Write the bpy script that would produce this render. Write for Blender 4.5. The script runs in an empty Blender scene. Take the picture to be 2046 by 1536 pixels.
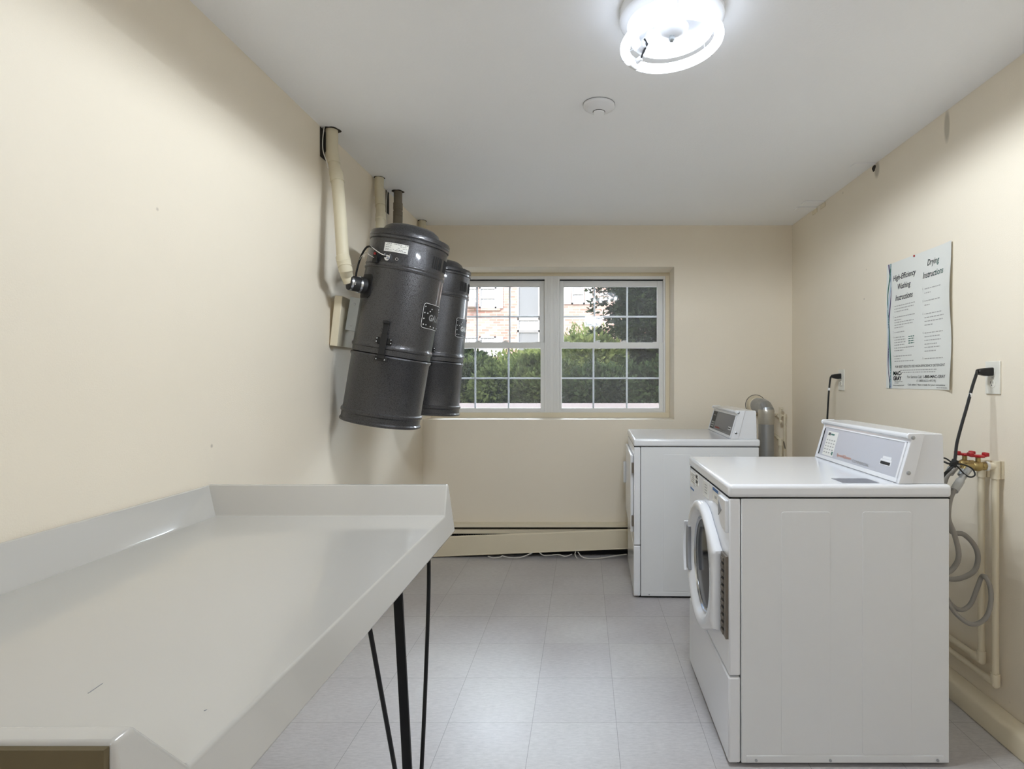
import bpy, bmesh, math, random
from mathutils import Vector, Matrix
from math import sin, cos, pi, radians, atan2, asin, sqrt
random.seed(7)
S = bpy.context.scene
COL = S.collection

# ------------------------------------------------------------------ camera, light, exposure
FPX, CX, CY, EYE = 1166.0, 1166.0, 760.0, 1.225
cam = bpy.data.objects.new('camera', bpy.data.cameras.new('camera'))
COL.objects.link(cam)
cam.location = (0, 0, EYE)
cam.rotation_euler = (pi / 2, 0, 0)
cam.data.sensor_width = 36
cam.data.lens = FPX / 2046 * 36
cam.data.shift_x = -(CX - 1023) / 2046
cam.data.shift_y = (CY - 768) / 2046
cam.data.clip_start = 0.02
S.camera = cam

S.view_settings.view_transform = 'Standard'
S.view_settings.look = 'None'
S.view_settings.gamma = 1
S.view_settings.use_curve_mapping = False
S.view_settings.exposure = 0.90
S.cycles.max_bounces = 16; S.cycles.diffuse_bounces = 12; S.cycles.glossy_bounces = 6; S.cycles.transparent_max_bounces = 12
FILL = 8.5         # glow of the added fill fixture behind the camera
RING = 1.7           # glow of the two circular fluorescent tubes themselves
LAMP = 8.6          # watts the tubes throw down into the room
SKY = 0.26
SUN = 0.55
GLOW = 20.0          # added soft sun lamp, stands in for bright sky through the window

w = bpy.data.worlds.new('sky'); S.world = w; w.use_nodes = True
nt = w.node_tree; nt.nodes.clear()
sky = nt.nodes.new('ShaderNodeTexSky'); sky.sky_type = 'NISHITA'; sky.sun_disc = False
sky.sun_elevation = radians(48); sky.sun_rotation = radians(200); sky.dust_density = 3.0; sky.air_density = 1.0
bg = nt.nodes.new('ShaderNodeBackground'); bg.inputs['Strength'].default_value = SKY
ow = nt.nodes.new('ShaderNodeOutputWorld')
nt.links.new(sky.outputs[0], bg.inputs[0]); nt.links.new(bg.outputs[0], ow.inputs[0])
sl = bpy.data.lights.new('sun', 'SUN'); sl.energy = SUN; sl.angle = radians(1.0); sl.color = (1, .95, .87)
so = bpy.data.objects.new('sun', sl); COL.objects.link(so)
so.location = (-3, -6, 12)
so.rotation_euler = Vector((0.45, 1.0, -1.15)).to_track_quat('-Z', 'Y').to_euler()

gl_ = bpy.data.lights.new('sky_fill', 'SUN'); gl_.energy = GLOW; gl_.angle = radians(75); gl_.color = (.84, .92, 1)  # second sun lamp, added to carry more daylight into the room
go = bpy.data.objects.new('sky_fill', gl_); COL.objects.link(go); go.location = (2, 14, 12)
go.rotation_euler = Vector((-.62, -1.0, -.50)).to_track_quat('-Z', 'Y').to_euler()


def at(px, py, Y):
    return Vector(((px - CX) / FPX * Y, Y, EYE - (py - CY) / FPX * Y))


# ------------------------------------------------------------------ materials
def lin(c):
    return tuple(((v / 255) / 12.92 if v / 255 <= .04045 else ((v / 255 + .055) / 1.055) ** 2.4) for v in c) + (1,)


def mat(name, rgb, rough=.5, metal=0, bump=0, bscale=200, var=0, vscale=6, spec=.5, coat=0, emit=None, estr=0):
    m = bpy.data.materials.new(name); m.use_nodes = True
    n = m.node_tree; b = n.nodes['Principled BSDF']
    b.inputs['Base Color'].default_value = lin(rgb)
    b.inputs['Roughness'].default_value = rough
    b.inputs['Metallic'].default_value = metal
    b.inputs['Specular IOR Level'].default_value = spec
    b.inputs['Coat Weight'].default_value = coat
    b.inputs['Coat Roughness'].default_value = .08
    tc = n.nodes.new('ShaderNodeTexCoord')
    if emit:
        b.inputs['Emission Color'].default_value = lin(emit); b.inputs['Emission Strength'].default_value = estr
    if bump:
        t = n.nodes.new('ShaderNodeTexNoise'); t.inputs['Scale'].default_value = bscale; t.inputs['Detail'].default_value = 3
        bp = n.nodes.new('ShaderNodeBump'); bp.inputs['Strength'].default_value = bump; bp.inputs['Distance'].default_value = .002
        n.links.new(tc.outputs['Object'], t.inputs['Vector'])
        n.links.new(t.outputs[0], bp.inputs['Height']); n.links.new(bp.outputs[0], b.inputs['Normal'])
    if var:
        t = n.nodes.new('ShaderNodeTexNoise'); t.inputs['Scale'].default_value = vscale; t.inputs['Detail'].default_value = 5
        mx = n.nodes.new('ShaderNodeMix'); mx.data_type = 'RGBA'
        a = lin(rgb)
        mx.inputs['A'].default_value = tuple(v * (1 - var) for v in a[:3]) + (1,)
        mx.inputs['B'].default_value = tuple(min(1, v * (1 + var)) for v in a[:3]) + (1,)
        n.links.new(tc.outputs['Object'], t.inputs['Vector'])
        n.links.new(t.outputs[0], mx.inputs['Factor']); n.links.new(mx.outputs['Result'], b.inputs['Base Color'])
    return m


def wall_material(name, rgb, specks=True, stains=()):
    """painted plaster with roller texture, tiny scuffs and grey smears of a given place and size"""
    m = mat(name, rgb, .55, bump=.25, bscale=260, var=.025, vscale=2.5)
    n = m.node_tree; b = n.nodes['Principled BSDF']
    src = b.inputs['Base Color'].links[0].from_socket
    tc = n.nodes.new('ShaderNodeTexCoord')

    def darken(fac_socket, col):
        nonlocal src
        mx = n.nodes.new('ShaderNodeMix'); mx.data_type = 'RGBA'
        mx.inputs['B'].default_value = lin(col)
        n.links.new(fac_socket, mx.inputs['Factor']); n.links.new(src, mx.inputs['A'])
        src = mx.outputs['Result']
    if specks:
        v = n.nodes.new('ShaderNodeTexVoronoi'); v.inputs['Scale'].default_value = 4.2
        n.links.new(tc.outputs['Object'], v.inputs['Vector'])
        r = n.nodes.new('ShaderNodeMapRange'); r.inputs['From Min'].default_value = .012; r.inputs['From Max'].default_value = .03
        r.inputs['To Min'].default_value = .45; r.inputs['To Max'].default_value = 0
        n.links.new(v.outputs['Distance'], r.inputs['Value']); darken(r.outputs[0], (110, 98, 80))
    for (c, rad, col, k) in stains:
        mp = n.nodes.new('ShaderNodeVectorMath'); mp.operation = 'SUBTRACT'; mp.inputs[1].default_value = c
        n.links.new(tc.outputs['Object'], mp.inputs[0])
        dv = n.nodes.new('ShaderNodeVectorMath'); dv.operation = 'DIVIDE'; dv.inputs[1].default_value = rad
        n.links.new(mp.outputs[0], dv.inputs[0])
        ln = n.nodes.new('ShaderNodeVectorMath'); ln.operation = 'LENGTH'; n.links.new(dv.outputs[0], ln.inputs[0])
        r = n.nodes.new('ShaderNodeMapRange'); r.inputs['From Min'].default_value = .6; r.inputs['From Max'].default_value = 1.0
        r.inputs['To Min'].default_value = k; r.inputs['To Max'].default_value = 0
        n.links.new(ln.outputs['Value'], r.inputs['Value']); darken(r.outputs[0], col)
    n.links.new(src, b.inputs['Base Color'])
    return m


XL, XR, YB, ZC, YF = -1.135, 1.473, 4.12, 2.32, -3.0
M = {}
CREAM = (232, 223, 206)
M['wall_l'] = wall_material('cream_wall_left', CREAM)
M['wall_r'] = wall_material('cream_wall_right', CREAM, stains=(
    ((XR, 1.473 * FPX / 726, 2.255), (.05, .022, .075), (150, 144, 128), .55),
    ((XR, 2.93, 2.285), (.05, .03, .05), (120, 112, 95), .5)))
M['wall'] = wall_material('cream_wall', CREAM, specks=False)
M['ceiling'] = mat('ceiling_paint', (244, 246, 249), .75, bump=.35, bscale=120, var=.012, vscale=2)
M['cream'] = mat('cream_paint', (222, 212, 188), .4, var=.03, vscale=9)
M['vinyl'] = mat('white_vinyl', (226, 226, 224), .35)
M['muntin'] = mat('grey_muntin', (205, 206, 208), .4)
M['enamel'] = mat('white_enamel', (226, 228, 232), .22, coat=.4, var=.008, vscale=3)
M['enamel_side'] = mat('white_enamel_panel', (222, 224, 226), .35, bump=.08, bscale=500)
M['plastic'] = mat('white_plastic', (228, 230, 234), .3, coat=.2)
M['gap'] = mat('dark_gap', (26, 26, 27), .8)
M['black'] = mat('black_plastic', (15, 15, 17), .5)
M['blackmetal'] = mat('black_steel', (24, 25, 28), .4, metal=.3)
M['rubber'] = mat('black_rubber', (30, 30, 31), .6)
M['chrome'] = mat('chrome', (200, 204, 210), .18, metal=1)
M['steel'] = mat('galvanised_steel', (175, 178, 182), .32, metal=.9, var=.1, vscale=18)
M['zinc'] = mat('zinc_bracket', (165, 170, 172), .45, metal=.7, var=.15, vscale=25)
M['brass'] = mat('brass', (165, 145, 95), .4, metal=.7, var=.15, vscale=60)
M['red'] = mat('red_handle', (170, 35, 42), .4)
M['hose'] = mat('grey_hose', (140, 136, 130), .5)
M['pvc'] = mat('painted_pvc', (208, 200, 176), .45, var=.06, vscale=14)
M['taupe'] = mat('bare_pipe_foam', (120, 112, 98), .8, bump=.5, bscale=60, var=.2, vscale=30)
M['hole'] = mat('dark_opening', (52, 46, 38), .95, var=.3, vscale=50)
M['counter'] = mat('glossy_counter', (190, 188, 183), .16, coat=.5, var=.012, vscale=3, bump=.03, bscale=15)
M['brown'] = mat('brown_board', (96, 84, 58), .7, var=.12, vscale=14)
M['hinge'] = mat('hinge_bronze', (120, 112, 102), .4, metal=.5)
M['grey'] = mat('grey_recess', (150, 152, 156), .5)
M['ink_purple'] = mat('purple_ink', (78, 66, 108), .6)
M['ink_green'] = mat('green_ink', (72, 118, 108), .6)
M['ink_grey'] = mat('grey_ink', (168, 168, 166), .6)
M['ink_dark'] = mat('dark_ink', (95, 95, 100), .6)
M['ink_blue'] = mat('blue_ink', (70, 110, 160), .6)
M['ink_red'] = mat('red_ink', (205, 60, 40), .5)
M['ink_orange'] = mat('pale_orange_ink', (224, 176, 152), .5)
M['ink_white'] = mat('white_ink', (230, 230, 230), .4)
M['paper'] = mat('poster_paper', (222, 224, 220), .38)
M['sticker'] = mat('sticker_paper', (228, 228, 224), .5)
M['silver_panel'] = mat('silver_panel', (196, 198, 206), .38, metal=.25, bump=.1, bscale=400)
M['dark_panel'] = mat('dark_panel', (92, 94, 100), .3, var=.1, vscale=20)
M['outlet'] = mat('outlet_plastic', (226, 224, 214), .4)
M['cord'] = mat('white_cable', (205, 202, 196), .5)
M['foil'] = mat('foil_tape', (205, 202, 194), .28, metal=.8, bump=1.0, bscale=45)
M['fin'] = mat('aluminium_fins', (120, 118, 112), .5, metal=.5)
M['soil'] = mat('soil', (96, 86, 66), .9, var=.3, vscale=3)
M['bark'] = mat('bark', (84, 68, 54), .9, bump=1, bscale=20)
M['shutter'] = mat('white_trim_paint', (236, 236, 236), .5)
M['farglass'] = mat('far_window_glass', (150, 155, 160), .15, var=.2, vscale=1)
M['blind'] = mat('window_blind', (200, 203, 206), .5, var=.1, vscale=3)


def hammer():
    m = mat('hammered_charcoal_paint', (62, 62, 64), .32, metal=.6, coat=.5)
    n = m.node_tree; b = n.nodes['Principled BSDF']; tc = n.nodes.new('ShaderNodeTexCoord')
    v = n.nodes.new('ShaderNodeTexVoronoi'); v.inputs['Scale'].default_value = 330
    n.links.new(tc.outputs['Object'], v.inputs['Vector'])
    bp = n.nodes.new('ShaderNodeBump'); bp.inputs['Strength'].default_value = .55; bp.inputs['Distance'].default_value = .0012
    n.links.new(v.outputs['Distance'], bp.inputs['Height']); n.links.new(bp.outputs[0], b.inputs['Normal'])
    r = n.nodes.new('ShaderNodeMix'); r.data_type = 'RGBA'
    r.inputs['A'].default_value = lin((86, 86, 89)); r.inputs['B'].default_value = lin((42, 42, 44))
    n.links.new(v.outputs['Distance'], r.inputs['Factor']); n.links.new(r.outputs['Result'], b.inputs['Base Color'])
    return m


M['hammer'] = hammer()


def floor_mat():
    m = mat('vinyl_tile', (186, 178, 180), .34, spec=.4); n = m.node_tree; b = n.nodes['Principled BSDF']
    tc = n.nodes.new('ShaderNodeTexCoord')
    mp = n.nodes.new('ShaderNodeMapping'); mp.inputs['Location'].default_value = (-.1173 + 30.1, -2.091 + 31.28, 0)
    n.links.new(tc.outputs['Object'], mp.inputs['Vector'])
    br = n.nodes.new('ShaderNodeTexBrick'); br.offset = 0; br.squash = 1
    br.inputs['Scale'].default_value = 1; br.inputs['Brick Width'].default_value = .301; br.inputs['Row Height'].default_value = .3128
    br.inputs['Mortar Size'].default_value = .0011; br.inputs['Mortar Smooth'].default_value = .4
    br.inputs['Color1'].default_value = lin((192, 190, 190)); br.inputs['Color2'].default_value = lin((186, 183, 185))
    br.inputs['Mortar'].default_value = lin((140, 138, 138))
    n.links.new(mp.outputs[0], br.inputs['Vector'])
    t = n.nodes.new('ShaderNodeTexNoise'); t.inputs['Scale'].default_value = 60; t.inputs['Detail'].default_value = 6; t.inputs['Roughness'].default_value = .75
    ms = n.nodes.new('ShaderNodeMapping'); ms.inputs['Scale'].default_value = (.55, 2.2, 1)
    n.links.new(tc.outputs['Object'], ms.inputs['Vector']); n.links.new(ms.outputs[0], t.inputs['Vector'])
    r = n.nodes.new('ShaderNodeValToRGB'); r.color_ramp.elements[0].position = .3; r.color_ramp.elements[0].color = (.80, .80, .81, 1)
    r.color_ramp.elements[1].position = .62; r.color_ramp.elements[1].color = (1.04, 1.04, 1.04, 1)
    n.links.new(t.outputs[0], r.inputs['Fac'])
    mx = n.nodes.new('ShaderNodeMix'); mx.data_type = 'RGBA'; mx.blend_type = 'MULTIPLY'; mx.inputs['Factor'].default_value = 1
    n.links.new(br.outputs['Color'], mx.inputs['A']); n.links.new(r.outputs['Color'], mx.inputs['B'])
    t2 = n.nodes.new('ShaderNodeTexNoise'); t2.inputs['Scale'].default_value = 2.2; t2.inputs['Detail'].default_value = 6
    n.links.new(tc.outputs['Object'], t2.inputs['Vector'])
    r2 = n.nodes.new('ShaderNodeValToRGB'); r2.color_ramp.elements[0].position = .42; r2.color_ramp.elements[0].color = (.93, .92, .92, 1)
    r2.color_ramp.elements[1].position = .62; r2.color_ramp.elements[1].color = (1.03, 1.03, 1.02, 1)
    n.links.new(t2.outputs[0], r2.inputs['Fac'])
    m2 = n.nodes.new('ShaderNodeMix'); m2.data_type = 'RGBA'; m2.blend_type = 'MULTIPLY'; m2.inputs['Factor'].default_value = 1
    n.links.new(mx.outputs['Result'], m2.inputs['A']); n.links.new(r2.outputs['Color'], m2.inputs['B'])
    n.links.new(m2.outputs['Result'], b.inputs['Base Color'])
    rr = n.nodes.new('ShaderNodeMapRange'); rr.inputs['To Min'].default_value = .24; rr.inputs['To Max'].default_value = .5
    n.links.new(t2.outputs[0], rr.inputs['Value']); n.links.new(rr.outputs[0], b.inputs['Roughness'])
    return m


def glass_mat():
    m = bpy.data.materials.new('dusty_window_glass'); m.use_nodes = True; n = m.node_tree; n.nodes.clear()
    out = n.nodes.new('ShaderNodeOutputMaterial'); tr = n.nodes.new('ShaderNodeBsdfTransparent')
    tr.inputs[0].default_value = (.97, .98, .98, 1)
    gl = n.nodes.new('ShaderNodeBsdfGlossy'); gl.inputs['Roughness'].default_value = .02
    fr = n.nodes.new('ShaderNodeFresnel'); fr.inputs['IOR'].default_value = 1.45
    mx = n.nodes.new('ShaderNodeMixShader')
    n.links.new(fr.outputs[0], mx.inputs[0]); n.links.new(tr.outputs[0], mx.inputs[1]); n.links.new(gl.outputs[0], mx.inputs[2])
    tl = n.nodes.new('ShaderNodeBsdfTranslucent'); tl.inputs[0].default_value = (.95, .95, .95, 1)
    df = n.nodes.new('ShaderNodeBsdfDiffuse'); df.inputs[0].default_value = (.9, .9, .9, 1)
    dm = n.nodes.new('ShaderNodeMixShader'); dm.inputs[0].default_value = .6
    n.links.new(df.outputs[0], dm.inputs[1]); n.links.new(tl.outputs[0], dm.inputs[2])
    tc = n.nodes.new('ShaderNodeTexCoord')
    v = n.nodes.new('ShaderNodeTexVoronoi'); v.inputs['Scale'].default_value = 95; v.inputs['Randomness'].default_value = 1
    n.links.new(tc.outputs['Object'], v.inputs['Vector'])
    nn = n.nodes.new('ShaderNodeTexNoise'); nn.inputs['Scale'].default_value = 5; nn.inputs['Detail'].default_value = 3
    n.links.new(tc.outputs['Object'], nn.inputs['Vector'])
    th = n.nodes.new('ShaderNodeMath'); th.operation = 'MULTIPLY'; th.inputs[1].default_value = .42
    n.links.new(nn.outputs[0], th.inputs[0])
    lt = n.nodes.new('ShaderNodeMath'); lt.operation = 'LESS_THAN'
    sub = n.nodes.new('ShaderNodeMath'); sub.operation = 'SUBTRACT'; sub.inputs[1].default_value = .065
    n.links.new(th.outputs[0], sub.inputs[0])
    n.links.new(v.outputs['Distance'], lt.inputs[0]); n.links.new(sub.outputs[0], lt.inputs[1])
    k = n.nodes.new('ShaderNodeMath'); k.operation = 'MULTIPLY_ADD'; k.inputs[1].default_value = .14; k.inputs[2].default_value = .010
    n.links.new(lt.outputs[0], k.inputs[0])
    m2 = n.nodes.new('ShaderNodeMixShader')
    n.links.new(k.outputs[0], m2.inputs[0]); n.links.new(mx.outputs[0], m2.inputs[1]); n.links.new(dm.outputs[0], m2.inputs[2])
    n.links.new(m2.outputs[0], out.inputs[0])
    return m


def brick_mat():
    m = mat('red_brick', (190, 130, 112), .85); n = m.node_tree; b = n.nodes['Principled BSDF']
    tc = n.nodes.new('ShaderNodeTexCoord')
    sp = n.nodes.new('ShaderNodeSeparateXYZ'); cb = n.nodes.new('ShaderNodeCombineXYZ')
    n.links.new(tc.outputs['Object'], sp.inputs[0]); n.links.new(sp.outputs[0], cb.inputs[0]); n.links.new(sp.outputs[2], cb.inputs[1])
    br = n.nodes.new('ShaderNodeTexBrick'); br.inputs['Scale'].default_value = 1
    br.inputs['Brick Width'].default_value = .22; br.inputs['Row Height'].default_value = .075; br.inputs['Mortar Size'].default_value = .008
    br.inputs['Color1'].default_value = lin((206, 156, 142)); br.inputs['Color2'].default_value = lin((226, 198, 186))
    br.inputs['Mortar'].default_value = lin((222, 212, 200))
    n.links.new(cb.outputs[0], br.inputs['Vector']); n.links.new(br.outputs['Color'], b.inputs['Base Color'])
    return m


def leaf_mat(name, a, c):
    m = bpy.data.materials.new(name); m.use_nodes = True; n = m.node_tree; n.nodes.clear()
    out = n.nodes.new('ShaderNodeOutputMaterial')
    d = n.nodes.new('ShaderNodeBsdfDiffuse'); t = n.nodes.new('ShaderNodeBsdfTranslucent')
    mx = n.nodes.new('ShaderNodeMixShader'); mx.inputs[0].default_value = .35
    tc = n.nodes.new('ShaderNodeTexCoord'); no = n.nodes.new('ShaderNodeTexNoise'); no.inputs['Scale'].default_value = 3.5; no.inputs['Detail'].default_value = 6
    n.links.new(tc.outputs['Object'], no.inputs['Vector'])
    r = n.nodes.new('ShaderNodeMix'); r.data_type = 'RGBA'; r.inputs['A'].default_value = lin(a); r.inputs['B'].default_value = lin(c)
    r2 = n.nodes.new('ShaderNodeMapRange'); r2.inputs['From Min'].default_value = .35; r2.inputs['From Max'].default_value = .65
    n.links.new(no.outputs[0], r2.inputs['Value']); n.links.new(r2.outputs[0], r.inputs['Factor'])
    n.links.new(r.outputs['Result'], d.inputs[0]); n.links.new(r.outputs['Result'], t.inputs[0])
    n.links.new(d.outputs[0], mx.inputs[1]); n.links.new(t.outputs[0], mx.inputs[2]); n.links.new(mx.outputs[0], out.inputs[0])
    return m


M['floor'] = floor_mat(); M['glass'] = glass_mat(); M['brick'] = brick_mat()
M['leaf_dark'] = leaf_mat('evergreen_leaf', (30, 37, 26), (64, 76, 48))
M['leaf_mid'] = leaf_mat('hedge_leaf', (46, 54, 36), (92, 102, 62))
M['leaf_light'] = leaf_mat('young_leaf', (82, 96, 56), (138, 148, 92))
M['doorglass'] = mat('dark_door_glass', (16, 19, 26), .10, spec=.18)
M['fill_diffuser'] = mat('lit_fill_diffuser', (250, 250, 250), .4, emit=(228, 239, 255), estr=FILL)
M['tube'] = mat('lit_tube', (255, 255, 255), .3, emit=(228, 239, 255), estr=RING)


# ------------------------------------------------------------------ mesh helpers
class MB:
    def __init__(s):
        s.bm = bmesh.new()

    def poly(s, pts):
        return s.bm.faces.new([s.bm.verts.new(p) for p in pts])

    def box(s, x0, x1, y0, y1, z0, z1, tf=None):
        r = bmesh.ops.create_cube(s.bm, size=1)
        for v in r['verts']:
            v.co = Vector(((x0 + x1) / 2 + v.co.x * (x1 - x0), (y0 + y1) / 2 + v.co.y * (y1 - y0), (z0 + z1) / 2 + v.co.z * (z1 - z0)))
            if tf: v.co = tf(v.co)
        return s

    def loops(s, ls, cap0=True, cap1=True, closed=False):
        rows = [[s.bm.verts.new(p) for p in l] for l in ls]
        n = len(rows[0])
        rng = range(len(rows)) if closed else range(len(rows) - 1)
        for i in rng:
            a, b = rows[i], rows[(i + 1) % len(rows)]
            for j in range(n):
                k = (j + 1) % n
                s.bm.faces.new((a[j], a[k], b[k], b[j]))
        if not closed:
            if cap0: s.bm.faces.new(rows[0][::-1])
            if cap1: s.bm.faces.new(rows[-1])
        return s

    def prism(s, pts, axis, a, b):
        """pts in the plane of the two other axes (cyclic order kept)"""
        def P(p, t):
            if axis == 'x': return Vector((t, p[0], p[1]))
            if axis == 'y': return Vector((p[0], t, p[1]))
            return Vector((p[0], p[1], t))
        return s.loops([[P(p, a) for p in pts], [P(p, b) for p in pts]])

    def lathe(s, prof, seg=48, c=(0, 0, 0), axis='z', cap=True):
        c = Vector(c); ls = []
        for r, z in prof:
            r = max(r, 1e-5); l = []
            for i in range(seg):
                a = 2 * pi * i / seg
                if axis == 'z': p = Vector((r * cos(a), r * sin(a), z))
                elif axis == 'x': p = Vector((z, r * cos(a), r * sin(a)))
                else: p = Vector((r * cos(a), z, r * sin(a)))
                l.append(c + p)
            ls.append(l)
        return s.loops(ls, cap, cap)

    def cyl(s, p0, p1, r, seg=20, r2=None):
        return s.sweep([p0, p1], r, seg, [r, r2 if r2 else r])

    def sweep(s, pts, r, seg=12, rads=None, closed=False, flat=None):
        pts = [Vector(p) for p in pts]; n = len(pts)
        T = []
        for i in range(n):
            if closed: t = pts[(i + 1) % n] - pts[i - 1]
            else: t = pts[min(i + 1, n - 1)] - pts[max(i - 1, 0)]
            T.append(t.normalized())
        up = Vector((0, 0, 1)) if abs(T[0].z) < .9 else Vector((1, 0, 0))
        N = (up - T[0] * up.dot(T[0])).normalized(); ls = []
        for i in range(n):
            N = (N - T[i] * N.dot(T[i])).normalized(); B = T[i].cross(N)
            rr = rads[i] if rads else r
            if flat:
                h, q = flat
                ls.append([pts[i] + N * a * h + B * b * q for a, b in ((1, 1), (-1, 1), (-1, -1), (1, -1))])
            else:
                ls.append([pts[i] + (N * cos(2 * pi * k / seg) + B * sin(2 * pi * k / seg)) * rr for k in range(seg)])
        return s.loops(ls, closed=closed)

    def tube(s, pts, r, seg=12, sub=6, **k):
        return s.sweep(smooth(pts, sub), r, seg, **k)

    def sphere(s, c, r, sc=(1, 1, 1), seg=16):
        q = bmesh.ops.create_uvsphere(s.bm, u_segments=seg, v_segments=seg // 2, radius=r)
        for v in q['verts']:
            v.co = Vector((v.co.x * sc[0], v.co.y * sc[1], v.co.z * sc[2])) + Vector(c)
        return s

    def text(s, body, width=None, height=None, size=.05, fn=None, bold=0, shear=0, align='LEFT', spacing=1.0, thick=.0006):
        """lettering as solid shapes; fn maps (u, v, w) to space, w is the little thickness"""
        cu = bpy.data.curves.new('t', 'FONT'); cu.body = body; cu.size = 1; cu.shear = shear; cu.offset = bold
        cu.align_x = align; cu.extrude = 0; cu.resolution_u = 3; cu.space_line = spacing
        o = bpy.data.objects.new('t', cu); COL.objects.link(o)
        dg = bpy.context.evaluated_depsgraph_get()
        me = bpy.data.meshes.new_from_object(o.evaluated_get(dg))
        bpy.data.objects.remove(o); bpy.data.curves.remove(cu)
        xs = [v.co.x for v in me.vertices]; ys = [v.co.y for v in me.vertices]
        if not xs: return s
        x0, x1, y0, y1 = min(xs), max(xs), min(ys), max(ys)
        sx = sy = size
        if width: sx = sy = width / (x1 - x0)
        if height:
            sy = height / (y1 - y0)
            if not width: sx = sy
        tmp = bmesh.new(); tmp.from_mesh(me); bpy.data.meshes.remove(me)
        bmesh.ops.solidify(tmp, geom=tmp.faces[:], thickness=.0)
        mp = {}
        for v in tmp.verts:
            mp[v] = s.bm.verts.new(fn((v.co.x - x0) * sx, (v.co.y - y0) * sy, thick))
        for f in tmp.faces:
            try: s.bm.faces.new([mp[v] for v in f.verts])
            except ValueError: pass
        tmp.free()
        return s

    def build(s, name, material, parent=None, bevel=0, seg=2, ang=35, smooth=True, recalc=True):
        if recalc: bmesh.ops.recalc_face_normals(s.bm, faces=s.bm.faces[:])
        off = Vector((0, 0, 0)); p = parent
        while p: off += p.location; p = p.parent
        if off.length: bmesh.ops.translate(s.bm, verts=s.bm.verts[:], vec=-off)
        me = bpy.data.meshes.new(name); s.bm.to_mesh(me); s.bm.free()
        me.materials.append(M[material] if isinstance(material, str) else material)
        if smooth:
            me.shade_smooth(); me.set_sharp_from_angle(angle=radians(ang))
        o = bpy.data.objects.new(name, me); COL.objects.link(o)
        if parent: o.parent = parent
        if bevel:
            b = o.modifiers.new('bevel', 'BEVEL'); b.width = bevel; b.segments = seg; b.limit_method = 'ANGLE'; b.angle_limit = radians(30)
            b.harden_normals = False
        return o


def smooth(pts, sub=6):
    pts = [Vector(p) for p in pts]; out = []
    P = [pts[0] * 2 - pts[1]] + pts + [pts[-1] * 2 - pts[-2]]
    for i in range(1, len(P) - 2):
        a, b, c, d = P[i - 1], P[i], P[i + 1], P[i + 2]
        for k in range(sub):
            t = k / sub
            out.append(.5 * ((2 * b) + (c - a) * t + (2 * a - 5 * b + 4 * c - d) * t * t + (3 * b - a - 3 * c + d) * t ** 3))
    out.append(pts[-1]); return out


def fr(o, right, up, nrm=None):
    """a flat frame in space for lettering"""
    o, right, up = Vector(o), Vector(right).normalized(), Vector(up).normalized()
    n = right.cross(up)
    return lambda u, v, w=0: o + right * u + up * v + n * w


def tag(o, label, cat, group=None, kind=None):
    if label: o['label'] = label
    if cat: o['category'] = cat
    if group: o['group'] = group
    if kind: o['kind'] = kind
    return o


def thing(name, label, cat, loc=(0, 0, 0), group=None):
    o = bpy.data.objects.new(name, None); COL.objects.link(o); o.location = loc; o.empty_display_size = .05
    return tag(o, label, cat, group)


def struct(mb, name, material, **k):
    o = mb.build(name, material, **k); o['kind'] = 'structure'; return o


def copy_tree(o, parent=None):
    c = o.copy(); COL.objects.link(c)
    if parent: c.parent = parent
    for ch in [x for x in bpy.data.objects if x.parent == o]:
        copy_tree(ch, c)
    return c


# ------------------------------------------------------------------ room shell
WT = .30
RX, RZ0, RZ1 = .6396, .9494, 2.027       # right side, bottom and top of the window recess
struct(MB().box(XL - .2, XR + .2, YF - .2, YB + WT, -.12, 0), 'floor', 'floor')
struct(MB().box(XL - .2, XR + .2, YF - .2, YB + WT, ZC, ZC + .15), 'ceiling', 'ceiling')
struct(MB().box(XL - .2, XL, YF - .2, YB + WT, 0, ZC), 'wall_left', 'wall_l')
struct(MB().box(XR, XR + .2, YF - .2, YB + WT, 0, ZC), 'wall_right', 'wall_r')
struct(MB().box(XL, XR, YF - .2, YF, 0, ZC), 'wall_front', 'wall')
wb = MB()
wb.box(XL, XR, YB, YB + WT, 0, RZ0); wb.box(XL, XR, YB, YB + WT, RZ1, ZC); wb.box(RX, XR, YB, YB + WT, RZ0, RZ1)
struct(wb, 'wall_back', 'wall')

# cream wooden lining round the window, inside the recess
t = MB()
t.box(XL, RX, 4.345, 4.41, RZ0, .986); t.box(XL, RX, 4.345, 4.41, 2.003, RZ1)
t.box(.610, RX, 4.345, 4.41, .986, 2.003); t.box(XL, -1.080, 4.345, 4.41, .986, 2.003)
struct(t, 'trim_1', 'cream', bevel=.002)
t = MB()
t.box(-.277, -.193, 4.352, 4.44, .986, 2.003)
for x in (-.268, -.259, -.247, -.223, -.211, -.202): t.box(x - .0022, x + .0022, 4.3485, 4.353, .986, 2.003)
struct(t, 'trim_2', 'vinyl', bevel=.001)
# painted nosing of the stool at the bottom of the recess
# outside sill of brick
struct(MB().prism([(4.44, .95), (4.44, 1.012), (4.68, 1.043), (4.68, .95)], 'x', -1.25, .78), 'trim_3', mat('stone_sill', (104, 84, 76), .8, var=.1, vscale=30))


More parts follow.
